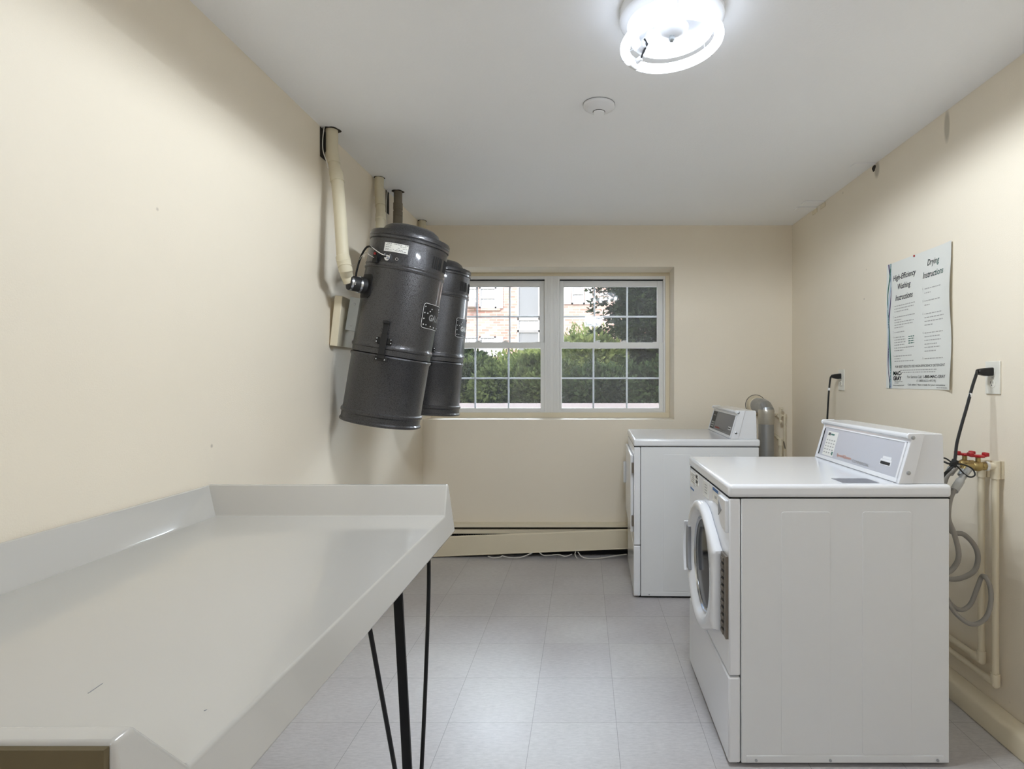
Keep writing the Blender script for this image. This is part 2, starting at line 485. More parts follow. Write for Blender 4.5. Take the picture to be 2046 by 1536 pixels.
def window(n, dx):
    r = bpy.data.objects.new('window_%d' % n, None); COL.objects.link(r); r.location = (dx + .21, 4.36, .986); r['kind'] = 'structure'
    x0, x1, z0, z1 = -.193 + dx, .610 + dx, .986, 2.003
    f = MB()
    f.box(x0, x0 + .014, 4.352, 4.44, z0, z1); f.box(x1 - .014, x1, 4.352, 4.44, z0, z1)
    f.box(x0 + .014, x1 - .014, 4.352, 4.44, z1 - .022, z1); f.box(x0 + .014, x1 - .014, 4.352, 4.44, z0, z0 + .008)
    f.build('window_frame', 'vinyl', r, bevel=.0015)
    MB().box(x0 + .014, x1 - .014, 4.372, 4.44, 1.977, 1.981).build('head_gap', 'gap', r)
    # outer (upper) sash
    s = MB(); a0, a1 = x0 + .0145, x1 - .0145
    gx0, gx1 = -.149 + dx, .5545 + dx; g0, g1 = 1.497, 1.932
    s.box(a0, gx0, 4.395, 4.425, 1.467, 1.976); s.box(gx1, a1, 4.395, 4.425, 1.467, 1.976)
    s.box(gx0, gx1, 4.395, 4.425, g1, 1.976); s.box(gx0, gx1, 4.395, 4.425, 1.467, g0)
    us = s.build('upper_sash', 'vinyl', r, bevel=.002)
    MB().box(gx0, gx1, 4.408, 4.412, g0, g1).build('glass_pane', 'glass', us, smooth=False)
    m = MB()
    for x in (.0815 + dx, .329 + dx): m.box(x - .0065, x + .0065, 4.4135, 4.418, g0, g1)
    m.box(gx0, gx1, 4.4138, 4.4177, 1.7005, 1.7135)
    m.build('muntin_grid', 'muntin', us, bevel=.001)
    # inner (lower) sash
    s = MB(); hx0, hx1, h0, h1 = -.1636 + dx, .5655 + dx, 1.0186, 1.467
    s.box(a0, hx0, 4.362, 4.392, .994, 1.510); s.box(hx1, a1, 4.362, 4.392, .994, 1.510)
    s.box(hx0, hx1, 4.362, 4.392, h1, 1.510); s.box(hx0, hx1, 4.362, 4.392, .994, h0)
    ls = s.build('lower_sash', 'vinyl', r, bevel=.002)
    MB().box(hx0, hx1, 4.373, 4.377, h0, h1).build('glass_pane', 'glass', ls, smooth=False)
    m = MB()
    for x in (.0735 + dx, .324 + dx): m.box(x - .0065, x + .0065, 4.3785, 4.383, h0, h1)
    m.box(hx0, hx1, 4.3788, 4.3827, 1.2355, 1.2485)
    m.build('muntin_grid', 'muntin', ls, bevel=.001)
    for x in (.10 + dx, .30 + dx):
        k = MB(); k.box(x - .022, x + .022, 4.366, 4.388, 1.510, 1.517); k.cyl((x, 4.377, 1.517), (x, 4.377, 1.523), .009); k.box(x - .004, x + .026, 4.372, 4.380, 1.520, 1.525)
        k.build('sash_lock', 'vinyl', r, bevel=.001)
    for x in (a0 + .045, a1 - .045):
        MB().box(x - .03, x + .03, 4.366, 4.39, 1.510, 1.5145).build('tilt_latch', 'vinyl', r, bevel=.001)
    MB().box(hx0 + .0, hx1, 4.352, 4.362, .994, 1.003).build('lift_rail', 'vinyl', r, bevel=.002)


window(1, -.887); window(2, 0)

# thick rounded boxed baseboard along the right wall
struct(MB().prism([(XR, 0), (1.405, 0), (1.405, .035), (1.416, .062), (1.432, .073), (XR, .078)], 'y', YF, YB - .07), 'baseboard_right', 'cream', bevel=.006, seg=3)
struct(MB().prism([(XL, 0), (XL + .012, 0), (XL + .012, .08), (XL + .006, .09), (XL, .09)], 'y', YF, YB - .07), 'baseboard_left', 'cream')

# plaster patches and a capped hole where the ceiling meets the right wall
for (px, py, lab) in ((1612, 416, 'flat white patch on the ceiling edge by the right wall, nearer the window of two'),
                      (1637, 404, 'flat white patch on the ceiling edge by the right wall, second from the window')):
    y = 1.095 * FPX / (760 - py); g = thing('ceiling_patch', lab, 'patch', (XR, y, ZC), 'white patches at the ceiling edge')
    MB().box(XR - .125, XR - .001, y - .035, y + .035, ZC - .007, ZC - .0005).build('patch_plate', 'ceiling', g, bevel=.003)
    MB().box(XR - .006, XR - .0005, y - .035, y + .035, ZC - .035, ZC - .007).build('wall_flange', 'cream', g, bevel=.002)
g = thing('wall_hole', 'ragged little dark hole where ceiling meets the right wall, above the poster', 'hole', (XR, 2.96, ZC))
h = MB(); h.loops([[Vector((XR - .001, 2.96 + .018 * cos(a) * (1 + .3 * sin(3 * a)), ZC - .02 + .016 * sin(a))) for a in [i * pi / 6 for i in range(12)]],
                   [Vector((XR - .0002, 2.96 + .018 * cos(a) * (1 + .3 * sin(3 * a)), ZC - .02 + .016 * sin(a))) for a in [i * pi / 6 for i in range(12)]]])
h.build('opening', 'hole', g)
MB().box(XR - .11, XR - .002, 2.93, 2.985, ZC - .004, ZC - .0003).build('ceiling_scar', 'ceiling', g, bevel=.0015)

# ------------------------------------------------------------------ ceiling light
LX, LY = .261, 1.73
L = thing('ceiling_light', 'round ceiling light with two glowing ring tubes under a white pan', 'ceiling light', (LX, LY, ZC))
p = MB(); p.lathe([(.153, ZC - .0005), (.154, ZC - .006), (.154, ZC - .030), (.148, ZC - .036), (.138, ZC - .040), (.132, ZC - .046), (.05, ZC - .050), (.050, ZC - .052), (.044, ZC - .062), (.03, ZC - .071), (.012, ZC - .075), (.0, ZC - .076)], 64, (LX, LY, 0))
p.build('pan', 'enamel', L)
p = MB(); p.lathe([(.0075, ZC - .074), (.0085, ZC - .078), (.0085, ZC - .086), (.005, ZC - .090), (.0, ZC - .091)], 20, (LX, LY, 0)); p.build('finial_nut', 'zinc', L)


def ring(R, z, a0, tilt, name):
    cpt = lambda a: Vector((LX + R * cos(a), LY + R * sin(a), z + tilt * cos(a)))
    gap = .016 / R
    pts = [cpt(a0 + gap + (2 * pi - 2 * gap) * i / 95) for i in range(96)]
    MB().sweep(pts, .0145, 14).build(name, 'tube', L)
    c = MB(); c.sweep([cpt(a0 - gap * 1.25 + gap * 2.5 * i / 6) for i in range(7)], .0158, 14)
    o = c.build('tube_socket', 'plastic', L, bevel=.002)
    for da in (-.35, .35):
        a = a0 + da
        MB().sweep([cpt(a) + Vector((cos(a) * sin(q) * .0165, sin(a) * sin(q) * .0165, cos(q) * .0165)) for q in [i * pi / 8 for i in range(-1, 10)]], .0009, 6).build('tube_clip', 'steel', o)
    return cpt(a0)


c1 = ring(.138, ZC - .096, radians(141), .014, 'outer_ring_tube')
c2 = ring(.110, ZC - .064, radians(146), .010, 'inner_ring_tube')
k = MB(); d = Vector((-cos(radians(143)), -sin(radians(143)), 0))
k.cyl(c1 + d * .012, c1 + d * .030 + Vector((0, 0, .006)), .008, 14); k.cyl(c2 + d * .012, c2 + d * .026, .008, 14); k.build('socket_plug', 'plastic', L, bevel=.001)
MB().sweep([c1 + d * .03 + Vector((0, 0, .006)), c1 + d * .036 + Vector((0, 0, .018)), c2 + d * .030, c2 + d * .02 + Vector((0, 0, .018))], .003, 8).build('socket_wire', 'black', L)
for a in (.5, 2.6, 4.7):
    q = Vector((LX + .125 * cos(a), LY + .125 * sin(a), 0))
    MB().sweep([q + Vector((0, 0, ZC - .045)), q + Vector((0, 0, ZC - .075)), q + Vector((cos(a) * .013, sin(a) * .013, ZC - .078)), q + Vector((cos(a) * .03, sin(a) * .03, ZC - .092))], .001, 6).build('wire_clip', 'steel', L)

for i in range(8):
    a = 2 * pi * (i + .5) / 8
    sp = bpy.data.lights.new('tube_light', 'SPOT'); sp.energy = LAMP / 8 * 4; sp.spot_size = radians(179); sp.spot_blend = .2; sp.shadow_soft_size = 0; sp.color = (.86, .93, 1)
    o = bpy.data.objects.new('tube_light', sp); COL.objects.link(o); o.parent = L; o.location = (.138 * cos(a), .138 * sin(a), -.096 + .014 * cos(a) - .0175)
LB2 = thing('ceiling_light', 'long boxy fill light added on the ceiling behind the viewpoint', 'ceiling light', (.17, -1.5, ZC))  # unseen fixture, added to even out the room light
MB().box(.01, .33, -2.12, -.88, ZC - .03, ZC - .0005).build('housing', 'enamel', LB2, bevel=.004)
MB().box(.02, .32, -2.11, -.89, ZC - .085, ZC - .030).build('fill_diffuser', 'fill_diffuser', LB2, bevel=.02, seg=3)

# heat detector
D = thing('smoke_detector', 'small round white smoke detector on the ceiling beyond the lamp', 'smoke detector', (.061, 2.315, ZC))
MB().lathe([(.060, ZC - .0003), (.0625, ZC - .003), (.0625, ZC - .010), (.060, ZC - .014), (.045, ZC - .023), (.028, ZC - .030), (.0, ZC - .031)], 40, (.061, 2.315, 0)).build('housing', 'plastic', D)
MB().lathe([(.0615, ZC - .0005), (.064, ZC - .0005), (.064, ZC - .0025), (.0615, ZC - .0025)], 40, (.061, 2.315, 0), cap=False).build('base_ring', 'grey', D)
MB().lathe([(.0225, ZC - .027), (.0225, ZC - .034), (.021, ZC - .0365), (.0, ZC - .037)], 28, (.061, 2.315, 0)).build('sensor_cap', 'ceiling', D)
MB().lathe([(.0245, ZC - .0285), (.0245, ZC - .0305), (.0228, ZC - .0315)], 28, (.061, 2.315, 0), cap=False).build('shadow_gap', 'gap', D)

# ------------------------------------------------------------------ folding counter
TB = thing('folding_table', 'long glossy off-white counter table with raised rims against the left wall', 'table', (-.76, 1.13, 0))
t = MB()
prof = [(.505, .768), (.505, .912), (.530, .912), (.600, .83), (1.700, .83), (1.748, .912), (1.765, .912), (1.765, .768)]
t.prism(prof, 'x', XL + .003, -.404)
for v in t.bm.verts:
    if v.co.x > -.5:
        if v.co.z > .9: v.co.x = -.408
        elif v.co.z < .79: v.co.x = -.388
bmesh.ops.recalc_face_normals(t.bm, faces=t.bm.faces[:])
t.prism([(XL + .003, .772), (XL + .003, .911), (-1.122, .911), (-1.072, .8305), (-1.072, .815), (-1.10, .772)], 'y', .506, 1.764)
t.build('tabletop', 'counter', TB, bevel=.006, seg=4, ang=60)
MB().box(XL + .004, -.410, .4985, .5045, .60, .909).build('end_board', 'brown', TB)['label'] = 'brown board under the near rim'
# bent steel legs: two thin rods that bow, and one flat bar
for fy, ox in ((1.50, 0), (.80, -.17)):
    lg = bpy.data.objects.new('leg', None); COL.objects.link(lg); lg.parent = TB; lg.location = Vector((-.441, fy, 0)) - TB.location; X_ = lambda ps: [(q[0] + ox, q[1], q[2]) for q in ps]
    MB().sweep(X_([(-.441, fy, .004), (-.462, fy, .40), (-.482, fy, .767)]), 0, flat=(.0115, .004)).build('flat_bar', 'blackmetal', lg)
    MB().tube(X_([(-.443, fy - .006, .004), (-.470, fy - .075, .33), (-.510, fy - .163, .767)]), .0055, 10).build('rod', 'blackmetal', lg)
    MB().tube(X_([(-.437, fy + .006, .004), (-.430, fy + .05, .20), (-.433, fy + .125, .58), (-.439, fy + .156, .767)]), .0055, 10).build('rod', 'blackmetal', lg)
    MB().box(-.525 + ox, -.43 + ox, fy - .19, fy + .18, .7635, .7675).build('mounting_plate', 'blackmetal', lg)
# a scratch, some short dark marks and a loose hair on the top
for (a, b) in (((176, 1385), (205, 1365)), ((408, 1420), (413, 1417))):
    pa, pb = [at(q[0], q[1], .395 * FPX / (q[1] - CY)) for q in (a, b)]
    MB().sweep([Vector((p_.x, p_.y, .8302)) for p_ in (pa, pb)], .0005, 4, flat=(.0003, .0006)).build('scratch', 'grey', TB)

# ------------------------------------------------------------------ canister vacuums
CR, CH = .1725, .855


def cylmap(r, a0, z0):
    return lambda u, v, w=0: Vector(((r + w) * cos(a0 + u / r), (r + w) * sin(a0 + u / r), z0 + v))


def patch(mb, r, a0, a1, z0, z1, th=.001, n=10, rad=0):
    """a thin curved plate on the side of a canister, with rounded corners"""
    f = cylmap(r, (a0 + a1) / 2, (z0 + z1) / 2); W, H = (a1 - a0) * r / 2, (z1 - z0) / 2
    cols = []
    for i in range(n + 1):
        u = -W + 2 * W * i / n; d = W - abs(u)
        h = H if d >= rad else H - rad + sqrt(max(0, rad * rad - (rad - d) ** 2))
        cols.append([f(u, -h, 0), f(u, h, 0), f(u, h, th), f(u, -h, th)])
    mb.loops(cols)


V = thing('canister_vacuum', 'nearer of two charcoal canister vacuums, tilting off the left wall with a white data label', 'vacuum', (0, 0, 0), 'canister vacuums on the left wall')
R = CR
body = MB(); body.lathe([(R - .004, .312), (R, .314), (R, .336), (R + .004, .340), (R + .005, .348), (R + .002, .354), (R, .358), (R, .368), (R, .683), (R + .003, .686), (R + .004, .692), (R + .001, .697), (R + .001, .701), (R + .003, .706), (R + .002, .711), (R, .714), (R, .812), (R - .003, .814), (R - .003, .817)], 72, cap=False)
body.build('body', 'hammer', V)
dust = MB(); dust.lathe([(R - .03, .004), (R + .001, 0), (R + .006, .003), (R + .006, .010), (R + .001, .016), (R + .001, .038), (R + .006, .044), (R + .006, .054), (R, .060), (R - .001, .068), (R - .001, .292), (R + .003, .298), (R + .005, .303), (R + .003, .309), (R - .003, .311)], 72)
dust.build('dust_bucket', 'hammer', V)
lid = MB(); lid.lathe([(R - .003, .817), (R + .003, .818), (R + .004, .827), (R + .001, .831), (R + .004, .835), (R + .004, .848), (R, .855), (R - .02, .857), (.134, .859), (.130, .866), (.118, .888), (.100, .900), (.06, .907), (0, .909)], 72)
lid.build('lid', 'hammer', V)
# vent slots
for ga in (-24, 3):
    v = MB()
    for i in range(5):
        a = radians(ga + (i - 2) * 4.3); patch(v, R + .0002, a - .021, a + .021, .726, .780, .0008, 3)
    v.build('vent_slots', 'gap', V)
# data label
lb = MB(); patch(lb, R + .0003, radians(-108), radians(-73), .756, .794, .0008, 10); o = lb.build('data_label', 'sticker', V)
tx = MB(); f = cylmap(R + .0012, radians(-106.5), .756)
random.seed(3)
for row, hh in ((.0325, .0022), (.026, .0018), (.018, .0018), (.010, .0018), (.0055, .0018)):
    u = .002 + (.006 if row > .03 else 0)
    while u < .094:
        l = random.uniform(.003, .010)
        if random.random() < .75: tx.loops([[f(u, row, 0), f(u, row + hh, 0), f(u, row + hh, .0003), f(u, row, .0003)], [f(u + l, row, 0), f(u + l, row + hh, 0), f(u + l, row + hh, .0003), f(u + l, row, .0003)]])
        u += l + .002
tx.build('label_print', 'ink_dark', o)
# name plate
A0 = radians(-38); a_end = A0 + .225 / R
pl = MB(); patch(pl, R + .0003, A0, a_end, .458, .572, .0010, 18, .014); o = pl.build('name_plate', 'black', V)
bd = MB(); f = cylmap(R + .0016, (A0 + a_end) / 2, .515)
ol = []
for (cx_, cy_, s0) in ((.096, .041, 0), (-.096, .041, 90), (-.096, -.041, 180), (.096, -.041, 270)):
    for k_ in range(7):
        q = radians(s0 + 15 * k_); ol.append((cx_ + .014 * cos(q), cy_ + .014 * sin(q)))
dense = []
for i in range(len(ol)):
    p0, p1 = ol[i], ol[(i + 1) % len(ol)]; n = max(1, int(abs(p1[0] - p0[0]) / .012))
    dense += [(p0[0] + (p1[0] - p0[0]) * j / n, p0[1] + (p1[1] - p0[1]) * j / n) for j in range(n)]
bd.sweep([f(*q) for q in dense], .0010, 6, closed=True); bd.build('plate_border', 'ink_white', o)
st = MB()
for (u, v_) in ((-.100, .040), (-.100, .012), (-.100, -.014), (-.098, -.040), (-.082, .012), (-.068, .022), (-.058, .033), (-.082, -.040), (-.05, -.043), (.02, .042), (.07, .035), (.095, .02), (.09, -.03), (.04, -.045), (-.02, -.046)):
    st.sphere(f(u, v_), .0028, (1, 1, 1), 8)
st.build('stars', 'ink_white', o)
tx = MB(); tx.text('GALAXY', width=.150, height=.030, fn=lambda u, v_, w_: cylmap(R + .0014, (A0 + a_end) / 2, .515)(u - .070, v_ - .020, w_), bold=.045, shear=.1); tx.build('plate_lettering', 'ink_white', o)
# over-centre latch
al = radians(-85); f = cylmap(R + .003, al, 0)


def curbox(mb, u0, u1, v0, v1, w0, w1, f=f):
    mb.loops([[f(u0, v0, w0), f(u0, v1, w0), f(u0, v1, w1), f(u0, v0, w1)], [f(u1, v0, w0), f(u1, v1, w0), f(u1, v1, w1), f(u1, v0, w1)]])


la = MB(); curbox(la, -.011, .011, .372, .452, .004, .012); curbox(la, -.013, .013, .446, .460, .006, .020); curbox(la, -.034, .034, .360, .386, -.002, .006)
curbox(la, -.013, .013, .312, .40, .008, .014); curbox(la, -.026, .026, .284, .304, -.003, .008); curbox(la, -.015, .015, .296, .316, .004, .012)
o = la.build('latch', 'black', V, bevel=.0015)
rv = MB()
for (u, v_) in ((-.028, .380), (-.029, .366), (.028, .380), (.029, .366), (-.018, .292), (.016, .292)): rv.sphere(f(u, v_, .008 if v_ > .3 else .0095), .0035, seg=10)
rv.build('rivets', 'chrome', o)
# suction inlet, plate and rubber coupling
pa = radians(-138); ax = Vector((cos(pa), sin(pa), 0))
ip = MB(); patch(ip, R - .001, pa - .26, pa + .30, .545, .650, .004, 8, .01); o = ip.build('inlet_plate', 'black', V)
cp = MB(); c0 = ax * R + Vector((0, 0, .597)); cp.cyl(c0 - ax * .01, c0 + ax * .028, .036, 28); cp.cyl(c0 + ax * .026, c0 + ax * .072, .0325, 28); cp.build('rubber_coupling', 'rubber', o, bevel=.002)
cl = MB()
for d_, rr in ((.020, .0372), (.058, .0337)): cl.cyl(c0 + ax * d_, c0 + ax * (d_ + .009), rr, 28)
cl.box(c0.x + ax.x * .03 - .006, c0.x + ax.x * .03 + .006, c0.y + ax.y * .03 - .04, c0.y + ax.y * .03 - .03, .59, .603)
cl.build('hose_clamp', 'chrome', o)
# switch, sockets and the mains lead
f2 = cylmap(R, radians(-118), 0)
sw = MB(); curbox(sw, -.012, .012, .70, .748, 0, .014, f2); o = sw.build('switch', 'black', V, bevel=.001)
sr = MB(); curbox(sr, -.005, .005, .733, .742, .014, .018, f2); sr.build('rocker', 'red', o)
f3 = cylmap(R, radians(-100), 0); so_ = MB(); so_.cyl(f3(0, .727, 0), f3(0, .727, .006), .0125, 20); so_.cyl(f3(0, .727, .005), f3(0, .727, .016), .006, 12)
for u in (-.012, .012): curbox(so_, u - .001, u + .001, .728, .744, 0, .008, f3)
so_.build('fuse_holder', 'chrome', V)
f4 = cylmap(R, radians(-86), 0); so_ = MB(); so_.lathe([(.0045, 0), (.009, 0), (.009, .004), (.0065, .008), (.0045, .008)], 20, axis='y', cap=False)
mtx = Matrix.Translation(f4(0, .727, 0)) @ Matrix.Rotation(radians(180 + 4), 4, 'Z'); bmesh.ops.transform(so_.bm, matrix=mtx, verts=so_.bm.verts[:]); so_.build('jack', 'chrome', V)
MB().tube([f3(0, .729, .015), f3(-.02, .735, .020), f2(.012, .744, .02), f2(-.012, .762, .025), f2(-.04, .760, .03), cylmap(R, radians(-146), 0)(0, .72, .03), cylmap(R, radians(-150), 0)(0, .64, .035), cylmap(R, radians(-152), 0)(0, .60, .02)], .0042, 10).build('mains_lead', 'black', V)
MB().tube([f3(0, .731, .015), f3(-.02, .738, .024), f2(.008, .751, .026), f2(-.018, .766, .028)], .0020, 8).build('grey_wire', 'cord', V)
MB().tube([f2(-.004, .72, .014), f2(-.02, .728, .026), f2(-.04, .738, .028), f2(-.07, .725, .03), cylmap(R, radians(-152), 0)(0, .69, .04), cylmap(R, radians(-160), 0)(0, .68, .06)], .0011, 6).build('thin_wire', 'cord', V)
# hanging bracket behind
bk = MB(); bk.box(-R - .034, -R + .012, -.055, -.049, .395, .545); bk.box(-R - .034, -R + .012, .049, .055, .395, .545); bk.box(-R - .036, -R - .032, -.055, .055, .395, .545)
o = bk.build('wall_bracket', 'zinc', V, bevel=.001)
sc = MB()
for z in (.42, .515): sc.sphere((-R - .012, -.0555, z), .006, (1, .4, 1), 10)
sc.build('bolts', 'steel', o)

V2 = copy_tree(V)
V.location = (-.933, 2.68, 1.030); V.rotation_euler = (0, radians(9.5), 0)
V2.location = (-.914, 3.45, 1.030); V2.rotation_euler = (0, radians(4.8), 0)
V2['label'] = 'farther of two charcoal canister vacuums, hanging between the nearer one and the window'
bpy.context.view_layer.update()
W1, W2 = V.matrix_world.copy(), V2.matrix_world.copy()

# painted wooden block on the wall
B = thing('mounting_block', 'cream painted wooden block on the left wall behind the nearer canister vacuum', 'wall block', (XL + .002, 2.6, 1.38))
b = MB(); b.box(0, .034, 2.60, 2.86, 0, .225)
for v in b.bm.verts: v.co = Vector((XL + .003 + v.co.x * cos(.105) + v.co.z * sin(.105), v.co.y, 1.381 + v.co.z * cos(.105) - v.co.x * sin(.105)))
b.build('block', 'cream', B, bevel=.002)

# vacuum pipes


def pipe(name, label, pts, r, m, coup=(), hole=True, wire=None, grp='vacuum pipes on the left wall'):
    P = [Vector(q) for q in pts]; g = thing(name, label, 'pipe', P[0], grp)
    sp = smooth(P, 8); MB().sweep(sp, r, 20).build('pipe_run', m, g)
    for (i, l) in coup:
        j = min(len(sp) - 2, int(i * (len(sp) - 1))); d_ = (sp[j + 1] - sp[j]).normalized(); c = MB()
        c.cyl(sp[j] - d_ * l / 2, sp[j] + d_ * l / 2, r + .0028, 22); c.build('pipe_coupling', m, g, bevel=.001)
    if hole:
        h = MB(); x, y = P[0].x, P[0].y; k_ = 1.45 if hole == 'big' else 1.18
        h.loops([[Vector((max(XL + .001, x + r * k_ * cos(a) * (1 + .08 * sin(4 * a))), y + r * k_ * sin(a) * (1 + .1 * sin(5 * a)), zz)) for a in [i * pi / 10 for i in range(20)]] for zz in (ZC - .0004, ZC - .0016)])
        h.build('ceiling_gap', 'hole', g)
        if hole == 'big':
            h = MB(); ys = [y - r * 1.5, y + r * .9]
            h.box(XL + .0003, XL + .0015, ys[0], ys[1], ZC - .13, ZC - .002); h.build('wall_gap', 'hole', g)
    if wire:
        MB().tube(wire, .0022, 6).build('control_wire', 'cord', g)
    return g


pe = W1 @ (c0 + ax * .052)
pipe('vacuum_pipe', 'cream pipe nearest the camera, running down to the side of the nearer vacuum',
     [(-1.100, 2.55, 2.318), (-1.092, 2.54, 2.19), (-1.064, 2.52, 2.09), (-1.038, 2.49, 1.93), (-1.018, 2.468, 1.76), (-1.006, 2.46, 1.705), W1 @ (c0 + ax * .088 + Vector((.004, 0, .028))), W1 @ (c0 + ax * .066)],
     .0255, 'pvc', ((.16, .05), (.27, .05), (.66, .05), (.71, .05)), 'big',
     [(-1.118, 2.515, 2.318), (-1.122, 2.51, 2.26), (-1.118, 2.505, 2.21), (-1.10, 2.50, 2.16), (-1.092, 2.497, 2.13)])
pipe('vacuum_pipe', 'cream pipe curving from the ceiling to behind the nearer vacuum',
     [(-1.102, 3.15, 2.318), (-1.100, 3.14, 2.23), (-1.078, 3.10, 2.13), (-1.045, 3.0, 1.98), (-1.01, 2.91, 1.80), (-.99, 2.86, 1.70), W1 @ Vector((-.10, .13, .62))],
     .0235, 'pvc', ((.28, .045), (.40, .045)), True)
pipe('vacuum_pipe', 'dark bare taupe pipe with stained hole above the farther vacuum',
     [(-1.075, 3.38, 2.318), (-1.072, 3.37, 2.20), (-1.070, 3.355, 2.08), (-1.07, 3.32, 1.90), (-1.06, 3.28, 1.74), W2 @ (c0 + ax * .10 + Vector((0, 0, .03))), W2 @ (c0 + ax * .066)],
     .0235, 'taupe', ((.13, .04), (.20, .03), (.27, .05)), 'big',
     [(-1.120, 3.33, 2.318), (-1.122, 3.32, 2.22), (-1.118, 3.315, 2.12), (-1.11, 3.31, 2.05)])
pipe('vacuum_pipe', 'short visible cream pipe in the far left corner by the window',
     [(-1.105, 4.00, 2.318), (-1.100, 3.99, 2.24), (-1.075, 3.95, 2.14), (-1.04, 3.86, 1.98), (-1.0, 3.72, 1.76), W2 @ Vector((-.09, .14, .62))],
     .0235, 'pvc', ((.24, .045),), True)

# ------------------------------------------------------------------ baseboard heater with its fallen cover
HT = thing('baseboard_heater', 'opened baseboard heater along the wall under the window', 'heater', (0, YB, 0))
MB().prism([(YB - .001, .03), (YB - .001, .226), (YB - .020, .226), (YB - .056, .222), (YB - .058, .203), (YB - .056, .203), (YB - .054, .219), (YB - .020, .222), (YB - .006, .222), (YB - .006, .03)], 'x', XL + .004, 1.30).build('back_panel', 'cream', HT)
MB().prism([(YB - .030, .186), (YB - .050, .184), (YB - .052, .158), (YB - .050, .158), (YB - .048, .182), (YB - .030, .184)], 'x', XL + .01, 1.28).build('damper', 'cream', HT)
MB().box(XL + .008, 1.29, YB - .010, YB - .0065, .032, .205).build('inner_shade', 'hole', HT)  # dark plate standing in for the shade inside the opened heater
fn = MB()
x = XL + .05
while x < 1.25: fn.box(x, x + .0012, YB - .052, YB - .01, .075, .145); x += .012
fn.cyl((XL + .006, YB - .031, .11), (1.28, YB - .031, .11), .011, 14)
fn.build('fin_tube', 'fin', HT)
MB().box(XL + .01, 1.28, YB - .004, YB - .0015, .0, .03).build('floor_gap', 'gap', HT)
HC = thing('heater_cover', 'cream metal heater cover fallen askew, left end resting on the floor', 'heater cover', (-.35, 4.04, 0))
c = MB(); c.prism([(-.004, 0), (-.008, .004), (-.004, .008), (-.004, .130), (.006, .138), (.008, .136), (-.001, .128), (-.001, .002)], 'x', 0, 1.95)
for v in c.bm.verts:
    x, y, z = v.co; a = radians(2.35); v.co = Vector((XL + .012 + x * cos(a) - z * sin(a) + .008, 4.040 + y, .001 + x * sin(a) + z * cos(a)))
c.build('cover_panel', 'cream', HC, bevel=.001)
# loose cables below it
for pts, lab in (
    ([(1150, 1102), (1149, 1108), (1153, 1116)], 'short stub of white cable poking down from under the heater cover'),
    ([(1155, 1103), (1163, 1112), (1180, 1116), (1205, 1114), (1230, 1110), (1252, 1107)], 'white cable curling across the floor toward the dryer'),
    ([(1078, 1104), (1086, 1109), (1100, 1109), (1116, 1108), (1130, 1111), (1143, 1107)], 'white cable lying between the stub and the long cable loop'),
    ([(1003, 1110), (1015, 1113), (1035, 1114), (1050, 1110), (1064, 1104)], 'longest sagging white cable loop under the middle of the heater cover'),
    ([(975, 1111), (985, 1114), (998, 1113), (1004, 1110)], 'small white cable loop at the left under the heater cover')):
    ps = []
    for (px, py) in pts:
        Y = 4.022 - (py - 1104) * .0035 + .01
        q = at(px, py, Y); q.z = max(q.z, .0045); ps.append(q)
    g = MB().tube(ps, .0035, 8); o = g.build('loose_cable', 'cord'); tag(o, lab, 'cable', 'loose cables under the heater')


# ------------------------------------------------------------------ washer and dryer
W_, D_, LT, LB = .688, .698, .895, .853


def con(x, y, z): return Vector((x, y, z))


